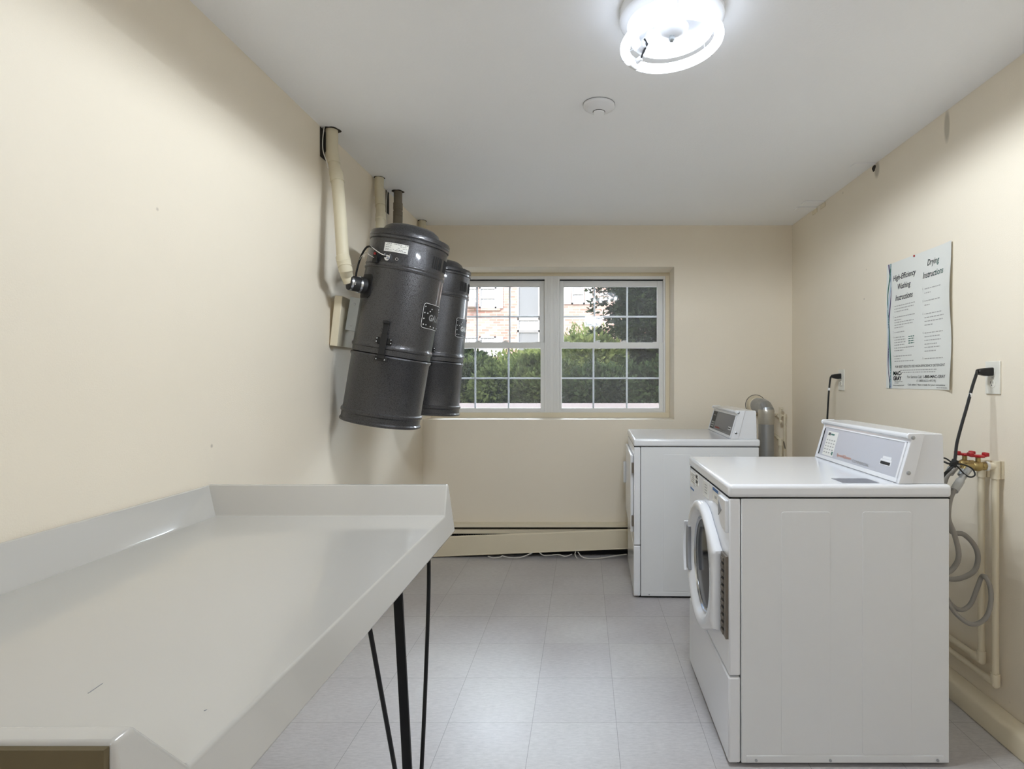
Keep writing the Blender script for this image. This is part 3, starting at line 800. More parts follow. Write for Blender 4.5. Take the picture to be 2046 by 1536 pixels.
def machine(kind):
    """built with its front at x=0 facing -x, near side at y=0"""
    g = thing('washing_machine' if kind == 'washer' else 'clothes_dryer', '', None)
    pn = 'enamel'
    cb = MB(); cb.box(.0385, D_, 0, W_, .012, LB - .003); cb.build('cabinet', 'enamel_side', g, bevel=.003)
    fp = MB()
    if kind == 'washer':
        fp.prism([(0, .289), (-.0, LB - .003), (.036, LB - .003), (.036, .289)], 'y', 0, W_)
    else:
        fp.prism([(0, .299), (0, LB - .003), (.036, LB - .003), (.036, .299)], 'y', 0, W_)
    fp.build('front_panel', pn, g, bevel=.005, seg=3)
    z = .284 if kind == 'washer' else .294
    MB().box(-.002, .036, 0, W_, .012, z).build('lower_panel', pn, g, bevel=.006, seg=3)
    MB().box(.03, .66, .02, W_ - .02, 0, .012).build('base_frame', 'gap', g)
    MB().box(.002, D_ + .004, .003, W_ - .003, LB - .004, LB).build('lid_gap', 'gap', g)
    ld = MB(); ld.box(-.003, D_ + .008, -.003, W_ + .003, LB, LT); ld.build('top', pn, g, bevel=.012, seg=4)
    # embossed areas of the near side
    for (a, b) in ((.165, .32), (.422, .578)):
        e = MB(); r = .008; pts = []
        for (cx_, cz_, s0) in ((b - r, .809 - r, 0), (a + r, .809 - r, 90), (a + r, .040 + r, 180), (b - r, .040 + r, 270)):
            for q in range(5): pts.append((cx_ + r * cos(radians(s0 + 22.5 * q)), cz_ + r * sin(radians(s0 + 22.5 * q))))
        e.prism(pts, 'y', -.0012, .001); e.build('embossed_panel', 'enamel_side', g, bevel=.0011)
    e = MB(); e.box(.055, .68, -.0012, .001, .014, .036); e.build('bottom_flange', 'enamel_side', g, bevel=.001)
    for x in (.085, .32, .66): MB().cyl((x, -.0035, .022), (x, 0, .022), .0045, 14).build('screw', 'steel', g)
    # control hood
    zb = LT
    prof = [(.543, zb), (.583, zb + .142), (.572, zb + .147), (.571, zb + .154), (.576, zb + .160), (.682, zb + .160), (.686, zb + .150), (.690, zb)]
    hd = MB(); hd.prism(prof, 'y', .012, W_ - .012); hd_o = hd.build('control_hood', pn, g, bevel=.002, seg=2)
    cp_ = [(.5405, zb + .0005), (.581, zb + .140), (.569, zb + .146), (.568, zb + .155), (.574, zb + .162), (.625, zb + .162), (.585, zb + .001)]
    MB().prism(cp_, 'y', .006, .014).build('end_cap', 'plastic', hd_o, bevel=.002); MB().prism(cp_, 'y', W_ - .014, W_ - .006).build('end_cap', 'plastic', hd_o, bevel=.002)
    for (x, zz) in ((.586, zb + .148), (.572, zb + .036)):
        s_ = MB(); s_.lathe([(.0065, 0), (.0065, -.002), (.004, -.0035), (0, -.0035)], 16, (x, .006, zz), 'y'); s_.build('hood_screw', 'steel', hd_o)
    up = Vector((.040, 0, .142)).normalized(); nrm = Vector((-.142, 0, .040)).normalized()
    F = lambda u, v, w=0: Vector((.543, W_ - .02, zb)) + Vector((0, -1, 0)) * u + up * v + nrm * w

    def plate(mb, u0, u1, v0, v1, w0, w1):
        mb.loops([[F(u0, v0, w0), F(u1, v0, w0), F(u1, v1, w0), F(u0, v1, w0)], [F(u0, v0, w1), F(u1, v0, w1), F(u1, v1, w1), F(u0, v1, w1)]])
    WW = W_ - .04
    e = MB(); plate(e, .004, WW - .004, .002, .016, 0, .004); plate(e, .004, .010, .016, .138, 0, .004); plate(e, WW - .014, WW - .004, .016, .138, 0, .004); plate(e, .004, WW - .004, .134, .138, 0, .004)
    e.build('fascia_frame', 'plastic', hd_o, bevel=.001)
    e = MB(); plate(e, .010, WW - .014, .016, .134, 0, .0015); fa = e.build('fascia', 'silver_panel' if kind == 'washer' else 'dark_panel', hd_o)
    T = lambda u0, v0: (lambda u, v, w=0: F(u0 + u, v0 + v, w + .0021))
    if kind == 'washer':
        e = MB(); plate(e, .012, .018, .018, .130, .0012, .003); e.build('dark_edge', 'gap', hd_o)
        e = MB(); plate(e, .050, .150, .02, .122, .0012, .0020); lb_ = e.build('programme_label', 'sticker', hd_o)
        e = MB(); plate(e, .060, .082, .104, .116, .0018, .0024); e.build('label_mark', 'ink_dark', lb_); e = MB(); plate(e, .086, .118, .106, .113, .0018, .0024); e.build('label_mark', 'ink_green', lb_)
        e = MB()
        for r_ in range(5):
            for c_ in range(4): plate(e, .058 + c_ * .023, .070 + c_ * .023, .030 + r_ * .013, .035 + r_ * .013, .0018, .0024)
        e.build('label_print', 'ink_grey', lb_)
        e = MB(); plate(e, .134, .146, .026, .040, .0018, .0026); e.build('start_button', 'ink_green', lb_)
        e = MB(); e.text('SpeedQueen', width=.125, height=.015, fn=T(.185, .026), bold=.012, shear=.2); e.build('maker_lettering', 'ink_orange', hd_o)
        e = MB(); e.text('COMMERCIAL', width=.125, height=.010, fn=T(.325, .024)); e.build('commercial_lettering', 'ink_grey', hd_o)
        e = MB(); plate(e, .515, .585, .045, .066, .001, .0022); plate(e, .525, .58, .067, .076, .001, .0018); e.build('slot_bezel', 'plastic', hd_o)
        e = MB(); plate(e, .520, .580, .048, .058, .0018, .0032); e.build('card_slot', 'black', hd_o)
    else:
        e = MB(); plate(e, .02, .135, .02, .13, .0012, .0020); lb_ = e.build('programme_label', 'black', hd_o)
        e = MB()
        for r_ in range(3):
            for c_ in range(5): plate(e, .03 + c_ * .02, .045 + c_ * .02, .028 + r_ * .014, .037 + r_ * .014, .0018, .0024)
        plate(e, .035, .115, .105, .108, .0018, .0024); e.build('label_print', 'ink_grey', lb_)
        e = MB(); e.text('SpeedQueen', width=.135, height=.016, fn=T(.18, .026), bold=.012, shear=.2); e.build('maker_lettering', 'ink_red', hd_o)
        e = MB(); e.text('COMMERCIAL', width=.12, height=.010, fn=T(.33, .024)); e.build('commercial_lettering', 'ink_grey', hd_o)
        e = MB(); plate(e, .53, .60, .046, .064, .001, .0022); e.build('slot_bezel', 'plastic', hd_o)
        e = MB(); plate(e, .536, .594, .051, .058, .0018, .0032); e.build('card_slot', 'black', hd_o)

    fx = lambda x: (lambda u, v, w=0, x=x: None)
    if kind == 'washer':
        dy, dz, DR = .345, .540, .232
        # outline of the door: a disc drawn out to the straight hinge edge
        hy, h0, h1 = .078, .402, .661
        N = 96; out = []
        import itertools
        circ = [(dy + DR * cos(2 * pi * i / 180), dz + DR * sin(2 * pi * i / 180)) for i in range(180)] + [(hy, h0), (hy, h1)]
        pts = sorted(set(circ))

        def cr(o_, a, b_): return (a[0] - o_[0]) * (b_[1] - o_[1]) - (a[1] - o_[1]) * (b_[0] - o_[0])
        lo, hi = [], []
        for q in pts:
            while len(lo) > 1 and cr(lo[-2], lo[-1], q) <= 0: lo.pop()
            lo.append(q)
        for q in reversed(pts):
            while len(hi) > 1 and cr(hi[-2], hi[-1], q) <= 0: hi.pop()
            hi.append(q)
        hull = lo[:-1] + hi[:-1]

        def ray(a):
            best = 0
            for i in range(len(hull)):
                p0, p1 = hull[i], hull[(i + 1) % len(hull)]
                ex, ey = p1[0] - p0[0], p1[1] - p0[1]; dx, dy_ = cos(a), sin(a)
                den = dx * ey - dy_ * ex
                if abs(den) < 1e-12: continue
                t_ = ((p0[0] - dy) * ey - (p0[1] - dz) * ex) / den; u_ = ((p0[0] - dy) * dy_ - (p0[1] - dz) * dx) / den
                if t_ > 0 and -1e-6 <= u_ <= 1 + 1e-6: best = max(best, t_)
            return best
        angs = sorted(set([2 * pi * i / N for i in range(N)] + [math.atan2(h0 - dz, hy - dy) % (2 * pi), math.atan2(h1 - dz, hy - dy) % (2 * pi)]))
        hr = [ray(a) for a in angs]

        def lp(fr_, x): return [Vector((x, dy + r_ * cos(a), dz + r_ * sin(a))) for a, r_ in zip(angs, [fr_(q) for q in hr])]
        dr = MB()
        dr.loops([lp(lambda q: q - .004, -.001), lp(lambda q: q, -.005), lp(lambda q: q, -.022), lp(lambda q: q - .002, -.029), lp(lambda q: q - .008, -.034),
                  lp(lambda q: min(q - .018, .212 + .4 * (q - .212)), -.0355), lp(lambda q: .200, -.032), lp(lambda q: .192, -.026), lp(lambda q: .182, -.012), lp(lambda q: .176, -.004), lp(lambda q: .174, -.0008)])
        dro = dr.build('door', 'enamel', g, ang=50)
        rg = MB(); rg.lathe([(.177, -.006), (.175, -.013), (.171, -.014), (.168, -.009), (.164, -.011), (.160, -.009), (.160, -.002)], 64, (0, dy, dz), 'x', cap=False); rg.build('trim_ring', 'chrome', dro)
        gl = MB(); gl.lathe([(.165, -.008), (.155, -.0055), (.135, -.0035), (.09, -.002), (.04, -.0012), (0, -.001)], 64, (0, dy, dz), 'x'); gl.build('door_glass', 'doorglass', dro)
        # grip on the far rim
        h = MB(); ys0, ys1 = dy + .158, dy + .236
        outer = [Vector((0, dy + .240 * cos(a), dz + .006 + .240 * sin(a))) for a in [radians(-25 + 50 * i / 10) for i in range(11)]]
        h.loops([[p_ + Vector((-.020, 0, 0)), p_ + Vector((-.046, 0, 0)), p_ + Vector((-.048, -.010, 0)), p_ + Vector((-.020, -.012, 0))] for p_ in outer])
        h.build('door_handle', 'plastic', dro, bevel=.002)
        h = MB(); outer = [Vector((0, dy + .222 * cos(a), dz + .006 + .225 * sin(a))) for a in [radians(-23 + 46 * i / 10) for i in range(11)]]
        h.loops([[p_ + Vector((-.026, 0, 0)), p_ + Vector((-.039, 0, 0)), p_ + Vector((-.0365, -.036, 0)), p_ + Vector((-.024, -.036, 0))] for p_ in outer])
        h.build('handle_recess', 'grey', dro, bevel=.002)
        # piano hinge
        h = MB(); h.box(-.009, .0, .010, .076, .400, .663); h_o = h.build('hinge', 'hinge', g, bevel=.001)
        kn = MB()
        for i in range(11):
            z0_ = .404 + i * .0235; kn.box(-.0125, -.008, .036, .066, z0_, z0_ + .0125)
        kn.build('hinge_knuckles', 'hinge', h_o, bevel=.001)
        kn = MB()
        for i in range(10):
            z0_ = .4175 + i * .0235; kn.box(-.0095, -.0085, .030, .062, z0_, z0_ + .0085)
        kn.build('hinge_gaps', 'gap', h_o)
        # soap dispenser corner with its arrow shaped pull
        d = MB(); d.prism([(.012, .842), (.112, .842), (.112, .79), (.085, .752), (.03, .738), (.012, .738)], 'x', -.010, .001); dp = d.build('dispenser_drawer', 'enamel', g, bevel=.003, seg=3)
        d = MB(); d.prism([(.104, .829), (.058, .803), (.104, .776)], 'x', -.0115, -.009); d.build('drawer_pull', 'grey', dp)
        # stickers on the front
        def stk(name, y0, y1, z0_, z1_, m_, par=g, x0=-.0012, x1=.0):
            return MB().box(x0, x1, y0, y1, z0_, z1_).build(name, m_, par)
        s1 = stk('instruction_sticker', .556, .662, .789, .838, 'sticker')
        for i in range(5): stk('print_line', .57 + .01 * (i % 2), .65 - .012 * (i % 3), .797 + .008 * i, .8 + .008 * i, 'ink_grey', s1, -.0016, -.001)
        s2 = stk('logo_sticker', .492, .546, .800, .846, 'sticker')
        G = lambda u0, v0: (lambda u, v, w=0: Vector((-.0014 - w, u0 - u, v0 + v)))
        e = MB(); e.text('MAC-', width=.042, height=.014, fn=G(.543, .826), bold=.03); e.text('GRAY', width=.042, height=.014, fn=G(.543, .806), bold=.03); e.build('logo_lettering', 'ink_purple', s2)
        s3 = stk('price_sticker', .306, .396, .786, .845, 'sticker')
        for i in range(4): stk('print_line', .33, .37, .80 + .010 * i, .804 + .010 * i, 'ink_grey', s3, -.0016, -.001)
        s4 = stk('blue_sticker', .146, .232, .80, .847, 'sticker'); stk('blue_band', .146, .232, .836, .847, 'ink_blue', s4, -.0017, -.001)
        stk('print_line', .17, .20, .812, .822, 'ink_grey', s4, -.0017, -.001)
        stk('blue_line', .59, .665, .762, .768, 'ink_blue')
        # grey warning label lying on the top
        e = MB(); e.box(.373, .491, .030, .116, LT, LT + .0006); lo_ = e.build('top_label', mat('grey_label', (120, 122, 130), .4, var=.35, vscale=120), g)
    else:
        dd = MB(); dd.box(-.018, .0, .045, W_ - .03, .36, .80); dro = dd.build('door', 'enamel', g, bevel=.006, seg=3)
        h = MB(); h.box(-.034, -.018, W_ - .09, W_ - .06, .545, .685); h.build('door_handle', 'plastic', dro, bevel=.004)
        for z0_ in (.70, .40):
            MB().box(-.012, .0005, .016, .044, z0_, z0_ + .058).build('hinge', 'hinge', g, bevel=.001)
    return g


WA = machine('washer'); tag(WA, 'white front-loading washer with round door, nearest the camera', 'washing machine')
WA.location = (.4617, 1.850, 0)
DRY = machine('dryer'); tag(DRY, 'white clothes dryer with dark control panel, behind the washer under the window', 'dryer')
DRY.location = (.284, 3.285, 0); DRY.rotation_euler = (0, 0, radians(-1.5))

# ------------------------------------------------------------------ dryer exhaust duct
DU = thing('dryer_duct', 'silver exhaust duct elbowing into the wall behind the dryer', 'duct', (1.236, 3.95, 0))
MB().sweep([(1.236, 3.95, .0), (1.236, 3.95, .40), (1.236, 3.95, .955)], .0508, 28).build('duct_pipe', 'steel', DU)
MB().lathe([(.0512, .93), (.0535, .94), (.0530, 1.0), (.0545, 1.02), (.0515, 1.03)], 28, (1.236, 3.95, 0), cap=False).build('foil_tape', 'foil', DU)
e = MB(); pp = []
pp = [Vector(q) for q in ((1.236, 3.95, 1.0), (1.236, 3.952, 1.022), (1.232, 3.972, 1.040), (1.224, 4.005, 1.050), (1.218, 4.045, 1.052), (1.215, 4.075, 1.052))]
e.sweep(pp, .052, 28); e.build('elbow', 'steel', DU, ang=12)
g = MB(); g.cyl((1.215, 4.072, 1.052), (1.214, 4.119, 1.052), .058, 28, .066); g.build('wall_collar', 'cream', DU)
g = MB(); cc = Vector((1.214, 4.1175, 1.052)); g.sweep([cc + Vector((.072 * cos(a), 0, .072 * sin(a))) for a in [i * pi / 14 for i in range(28)]], .0016, 6, closed=True); g.build('collar_gap', 'gap', DU)

# gas cock and pipes in the far right corner
GP = thing('gas_pipe', 'thin cream pipe with a small valve in the far right corner behind the dryer', 'pipe', (1.41, 4.09, 0))
MB().sweep([(1.411, 4.095, 0), (1.411, 4.095, .5), (1.411, 4.095, .985)], .0095, 12).build('riser', 'cream', GP)
g = MB(); g.cyl((1.411, 4.095, .976), (1.345, 4.095, .985), .008, 12); g.cyl((1.365, 4.119, .98), (1.365, 4.06, .98), .016, 16); g.cyl((1.411, 4.095, .965), (1.411, 4.095, .99), .013, 12)
vo = g.build('valve_body', 'cream', GP)
g = MB(); g.box(1.359, 1.371, 4.05, 4.062, .925, 1.04); g.sphere((1.377, 4.056, 1.03), .011); g.sphere((1.372, 4.056, .94), .012); g.build('valve_handle', 'cream', vo, bevel=.003)
FC = thing('gas_flex_connector', 'short cream painted connector beside the duct behind the dryer', 'pipe fitting', (1.375, 4.07, 0))
g = MB(); g.sweep([(1.378, 4.085, 0), (1.378, 4.085, .3), (1.378, 4.085, .80)], .014, 14); g.cyl((1.378, 4.085, .77), (1.378, 4.085, .815), .019, 8); g.cyl((1.372, 4.085, .815), (1.335, 4.09, .845), .012, 12)
g.build('connector', 'cream', FC); MB().cyl((1.396, 4.07, .80), (1.406, 4.07, .75), .004, 8).build('lever', 'hinge', FC)

# ------------------------------------------------------------------ outlets, plugs and leads on the right wall


def outlet(Y0, Y1, z0, z1, lab):
    yc, zc = (Y0 + Y1) / 2, (z0 + z1) / 2
    g = thing('wall_outlet', lab, 'outlet', (XR, yc, zc), 'outlets on the right wall')
    MB().box(XR - .0065, XR - .0003, Y0, Y1, z0, z1).build('cover_plate', 'outlet', g, bevel=.002)
    for dz_ in (.021, -.021):
        r = MB(); r.lathe([(.0165, XR - .0066), (.0165, XR - .0078), (.015, XR - .0084), (0, XR - .0084)], 20, (0, yc, zc + dz_), 'x'); ro = r.build('receptacle', 'outlet', g)
        s_ = MB()
        for dy_ in (-.006, .006): s_.box(XR - .0088, XR - .0082, yc + dy_ - .001, yc + dy_ + .001, zc + dz_, zc + dz_ + .008)
        s_.cyl((XR - .0088, yc, zc + dz_ - .006), (XR - .0082, yc, zc + dz_ - .006), .0022, 10)
        s_.build('slots', 'gap', ro)
    MB().cyl((XR - .0075, yc, zc), (XR - .006, yc, zc), .003, 10).build('screw', 'steel', g)
    return yc, zc


ya, za = outlet(3.288, 3.362, 1.168, 1.288, 'farther white wall outlet on the right wall, left of the poster')
yb, zb_ = outlet(2.057, 2.131, 1.176, 1.294, 'nearer white wall outlet on the right wall, right of the poster')


def plug(g, y, z, s=1.0):
    p_ = MB(); p_.prism([(XR - .009, z - .014), (XR - .009, z + .016), (XR - .038, z + .013), (XR - .058, z + .009), (XR - .062, z - .004), (XR - .050, z - .011), (XR - .030, z - .015)], 'y', y - .013, y + .013)
    p_.build('plug', 'black', g, bevel=.003)


# nearer lead: washer
g = thing('power_cord', 'thick black power cord from the nearer outlet down behind the washer', 'power cord', (XR - .06, yb, zb_), 'power cords on the right wall')
plug(g, yb, zb_ + .021)
end = at(1906, 926, 2.02)
run = [Vector((XR - .060, yb, zb_ + .022)), at(1950, 750, 2.08), at(1942, 775, 2.07), at(1932, 812, 2.06), at(1921, 850, 2.05), at(1912, 885, 2.04), at(1909, 910, 2.03), end, at(1897, 938, 2.02), at(1884, 952, 2.02), at(1870, 985, 2.03)]
MB().tube(run, .0052, 10).build('cord', 'black', g)
MB().cyl(at(1939.5, 786, 2.067), at(1937.5, 793, 2.066), .0062, 12).build('tag', 'ink_white', g)
cb = MB(); bnd = []
cb.tube([end, at(1925, 928, 2.01), at(1942, 936, 2.0), at(1948, 948, 1.99), at(1940, 953, 1.99), at(1928, 948, 2.0), at(1915, 934, 2.01), at(1903, 925, 2.02), at(1890, 916, 2.03), at(1878, 914, 2.03)], .0026, 8)
cb.tube([at(1908, 924, 2.0), at(1896, 926, 2.0), at(1884, 922, 2.01), at(1872, 924, 2.01)], .0034, 8)
cb.tube([at(1906, 930, 2.0), at(1896, 940, 2.0), at(1886, 946, 2.01), at(1870, 962, 2.02)], .0036, 8)
cb.build('tied_slack', 'black', g)
MB().cyl(end + Vector((.006, 0, .012)), end - Vector((.006, 0, .010)), .011, 10).build('cable_tie', 'black', g)
# farther lead: dryer
g = thing('power_cord', 'thin looking black power cord from the farther outlet down behind the machines', 'power cord', (XR - .06, ya, za), 'power cords on the right wall')
plug(g, ya, za + .021)
run = [Vector((XR - .060, ya, za + .022)), at(1659, 757, 3.32), at(1656, 785, 3.31), at(1653, 835, 3.30), at(1650, 900, 3.30), Vector((1.33, 3.32, .55)), Vector((1.22, 3.40, .25)), Vector((1.04, 3.5, .22))]
MB().tube(run, .0052, 10).build('cord', 'black', g)
MB().cyl(at(1656.6, 775, 3.312), at(1656.2, 780, 3.311), .0066, 12).build('tag', 'ink_white', g)

# ------------------------------------------------------------------ water pipes, valves and hoses
for (Y, zb2, zt, lab) in ((2.124, .2085, .925, 'cream water pipe on the right wall behind the washer, farther of the pair'),
                          (2.052, .160, .930, 'cream water pipe on the right wall behind the washer, nearer of the pair')):
    g = thing('water_pipe', lab, 'water pipe', (1.45, Y, zb2), 'water pipes behind the washer')
    MB().sweep([(1.448, Y, zt), (1.448, Y, .6), (1.448, Y, zb2 + .03), (1.448, Y + .004, zb2 + .008), (1.448, Y + .02, zb2), (1.448, 2.6, zb2), (1.448, 3.05, zb2)], .0115, 14).build('pipe_run', 'cream', g)
    e = MB(); e.cyl((1.448, Y, zt - .05), (1.448, Y, zt + .012), .0155, 14); e.cyl((1.448, Y, zb2 + .035), (1.448, Y, zb2 - .006), .015, 14); e.cyl((1.448, Y - .006, zb2), (1.448, Y + .04, zb2), .015, 14)
    e.cyl((1.448, Y, zt - .006), (1.418, Y, zt - .006), .0145, 14)
    e.build('elbow', 'cream', g)
    MB().box(1.462, XR - .0005, Y - .010, Y + .010, zt - .05, zt + .012).build('wall_clip', 'cream', g)
for (Y, zt, lab, hl) in ((2.124, .921, 'brass tap with a red handle, farther of the two over the washer pipes', 0), (2.052, .924, 'brass tap with a red handle, nearer of the two over the washer pipes', 1)):
    g = thing('water_valve', lab, 'tap', (1.40, Y, zt), 'red handled taps')
    e = MB(); e.cyl((1.419, Y, zt), (1.400, Y, zt), .015, 8); e.cyl((1.402, Y, zt), (1.345, Y, zt), .0125, 16); e.sphere((1.385, Y, zt), .018, (1.3, 1, 1)); e.cyl((1.352, Y, zt + .002), (1.335, Y, zt - .022), .0125, 14); e.cyl((1.387, Y, zt), (1.387, Y, zt + .032), .008, 12)
    e.build('valve_body', 'brass', g, bevel=.001)
    if hl: MB().cyl((1.421, Y, zt), (1.412, Y, zt), .0165, 16).build('white_seal', 'ink_white', g)
    h = MB(); zc_ = zt + .036; h.cyl((1.387, Y, zc_ - .006), (1.387, Y, zc_ + .003), .012, 12)
    h.box(1.359, 1.415, Y - .008, Y + .008, zc_ - .004, zc_ + .004); h.box(1.353, 1.368, Y - .011, Y + .011, zc_ - .002, zc_ + .012); h.box(1.406, 1.421, Y - .011, Y + .011, zc_ - .002, zc_ + .012); h.box(1.379, 1.395, Y - .028, Y + .028, zc_ - .004, zc_ + .003)
    h.build('valve_handle', 'red', g, bevel=.003)
# braided ends and grey hoses
g = thing('water_hose', 'grey water hose with crimped metal end on the nearer red handled tap', 'hose', (1.335, 2.052, .90), 'hoses behind the washer')
MB().cyl((1.340, 2.050, .908), (1.325, 2.046, .890), .0145, 14).build('coupling', 'zinc', g, bevel=.001)
MB().cyl(at(1936, 937, 2.03), at(1918, 961, 1.99), .0105, 14).build('metal_stem', 'steel', g)
MB().cyl(at(1919, 960, 1.99), at(1906, 980, 1.97), .0135, 14).build('crimp_sleeve', 'ink_grey', g)
MB().tube([at(1907, 978, 1.97), at(1899, 995, 1.965), at(1895, 1020, 1.96), at(1896, 1040, 1.96), at(1906, 1065, 1.96), at(1914, 1095, 1.96), at(1915, 1115, 1.96), at(1908, 1130, 1.97), at(1896, 1142, 1.97), at(1880, 1145, 1.98), at(1862, 1120, 2.0)], .0085, 12).build('hose', 'hose', g)
g = thing('water_hose', 'grey water hose from the farther tap dropping behind the washer', 'hose', (1.335, 2.124, .90), 'hoses behind the washer')
MB().cyl((1.340, 2.122, .905), (1.325, 2.115, .888), .0145, 14).build('coupling', 'zinc', g, bevel=.001)
MB().cyl(at(1912, 930, 2.10), at(1899, 945, 2.07), .011, 14).build('metal_stem', 'steel', g)
MB().tube([at(1901, 942, 2.07), at(1890, 955, 2.06), at(1884, 990, 2.05), at(1890, 1030, 2.05), at(1901, 1062, 2.05), at(1925, 1067, 2.05), at(1946, 1088, 2.05), at(1954, 1112, 2.05), at(1948, 1138, 2.05), at(1928, 1152, 2.05), at(1905, 1157, 2.05), at(1885, 1152, 2.05), at(1868, 1130, 2.05)], .0085, 12).build('hose', 'hose', g)
g = thing('drain_hose', 'lowest grey hose looping behind the washer above the floor', 'hose', at(1895, 1190, 2.0), 'hoses behind the washer')
MB().tube([at(1866, 1150, 2.0), at(1885, 1180, 2.0), at(1897, 1203, 2.0), at(1912, 1216, 2.0), at(1926, 1217, 2.0), at(1940, 1205, 2.0), at(1952, 1176, 1.99), at(1961, 1153, 1.99), at(1969, 1153, 1.97), at(1978, 1172, 1.96), at(1980, 1200, 1.95), at(1972, 1230, 1.95), at(1955, 1245, 1.95), at(1935, 1245, 1.96), at(1912, 1228, 1.97), at(1895, 1205, 1.98), at(1875, 1175, 1.99)], .0075, 12).build('hose', 'hose', g)

# ------------------------------------------------------------------ poster
PY0, PY1, PZ0, PZ1 = 2.322, 2.832, 1.187, 1.783
PO = thing('wall_poster', 'white washing and drying instructions poster on the right wall', 'poster', (XR, (PY0 + PY1) / 2, PZ0))


def PF(u, v, w=0):
    """u from the poster's left (far) edge, v up from its bottom; the near edge curls off the wall"""
    U = PY1 - PY0; V_ = PZ1 - PZ0; c_ = max(0, (u - U * .78) / (U * .22)); b_ = .5 + .5 * cos((v / V_) * pi * 3.1)
    lift = .0015 + .016 * c_ * c_ * (.5 + .5 * b_) + .002 * max(0, 1 - u / (U * .12)) * b_
    return Vector((XR - lift - w, PY1 - u, PZ0 + v))


def grid(mb, u0, u1, v0, v1, nu, nv, w, th=.0004):
    for k_ in (0, 1):
        rows = [[mb.bm.verts.new(PF(u0 + (u1 - u0) * i / nu, v0 + (v1 - v0) * j / nv, w + th * k_)) for i in range(nu + 1)] for j in range(nv + 1)]
        for j in range(nv):
            for i in range(nu): mb.bm.faces.new((rows[j][i], rows[j][i + 1], rows[j + 1][i + 1], rows[j + 1][i]))


UW, VH = PY1 - PY0, PZ1 - PZ0
sh = MB(); grid(sh, 0, UW, 0, VH, 24, 30, 0); sh.build('sheet', 'paper', PO, recalc=False)
TP = lambda u0, v0: (lambda u, v, w=0: PF(u0 + u, v0 + v, .0009))
e = MB()
for (s_, wdt, u0, v0) in (('High-Efficiency', .190, .060, .500), ('Washing', .108, .100, .455), ('Instructions', .145, .080, .412)):
    e.text(s_, width=wdt, height=.034 if 'y' in s_ or 'g' in s_ else .027, fn=TP(u0, v0), shear=.25, bold=.012)
e.build('washing_heading', 'ink_purple', PO)
e = MB()
for (s_, wdt, u0, v0) in (('Drying', .085, .335, .520), ('Instructions', .148, .302, .478)):
    e.text(s_, width=wdt, height=.034 if 'y' in s_ else .027, fn=TP(u0, v0), shear=.25, bold=.012)
e.build('drying_heading', 'ink_green', PO)
random.seed(11)


def lines(mb, u0, u1, rows):
    for v0, frac in rows:
        u = u0; end_ = u0 + (u1 - u0) * frac
        while u < end_:
            l = min(random.uniform(.006, .02), end_ - u)
            grid(mb, u, u + l, v0, v0 + .0042, 2, 1, .0008, .0002); u += l + .004


e = MB()
lines(e, .072, .24, [(.385, 1), (.372, .95), (.359, .7), (.333, 1), (.320, .35), (.308, .95), (.296, .9), (.284, .45), (.262, .5), (.238, .5), (.226, .55), (.214, .55), (.202, .5), (.188, .95), (.176, .45), (.150, .85), (.138, .3), (.126, .95)])
lines(e, .315, .46, [(.430, .8), (.412, .3), (.378, .75), (.360, .25), (.322, .85), (.306, .95), (.290, .9), (.274, .4), (.240, .9), (.224, .75), (.208, .8), (.192, .6), (.178, .75), (.162, .55), (.130, .9)])
lines(e, .12, .40, [(.083, 1), (.073, .97)])
pass
for i, v0 in enumerate((.385, .333, .262, .238, .150)): e.text('%d.' % (i + 1), size=.013, fn=TP(.058, v0))
for i, v0 in enumerate((.430, .378, .322, .240, .130)): e.text('%d.' % (i + 1), size=.013, fn=TP(.300, v0))
e.build('instruction_print', 'ink_grey', PO, recalc=False)
e = MB()
e.text('FOR BEST RESULTS USE HIGH-EFFICIENCY DETERGENT', width=.385, height=.0105, fn=TP(.078, .097), bold=.008)
e.build('detergent_note', 'ink_dark', PO, recalc=False)
e = MB()
e.text('For Service Call:', width=.115, height=.0125, fn=TP(.180, .048)); e.text('(1-800-622-4729)', width=.14, height=.013, fn=TP(.255, .029))
e.build('service_lettering', 'ink_grey', PO, recalc=False)
e = MB()
e.text('www.macgray.com', width=.095, height=.0075, fn=TP(.058, .010))
lines(e, .072, .14, [(.031, 1), (.024, .5)]); lines(e, .40, .485, [(.006, 1)])
e.build('small_print', 'ink_grey', PO, recalc=False)
e = MB(); e.text('1-800-MAC-GRAY', width=.165, height=.0135, fn=TP(.303, .048), bold=.02); e.text('Calls taken 7 days a week for your convenience.', width=.285, height=.0095, fn=TP(.185, .0135), bold=.012); e.build('phone_lettering', 'ink_dark', PO)
e = MB(); e.text('MAC-', width=.074, height=.020, fn=TP(.060, .066 - .004), bold=.04); e.build('logo_top_lettering', 'ink_green', PO)
e = MB(); e.text('GRAY', width=.072, height=.020, fn=TP(.060, .038), bold=.04); e.build('logo_bottom_lettering', 'ink_purple', PO)
e = MB()
for i in range(4): lines(e, .19, .24, [(.205 + .010 * i, .9)])
e.build('detergent_chart', 'ink_green', PO, recalc=False)
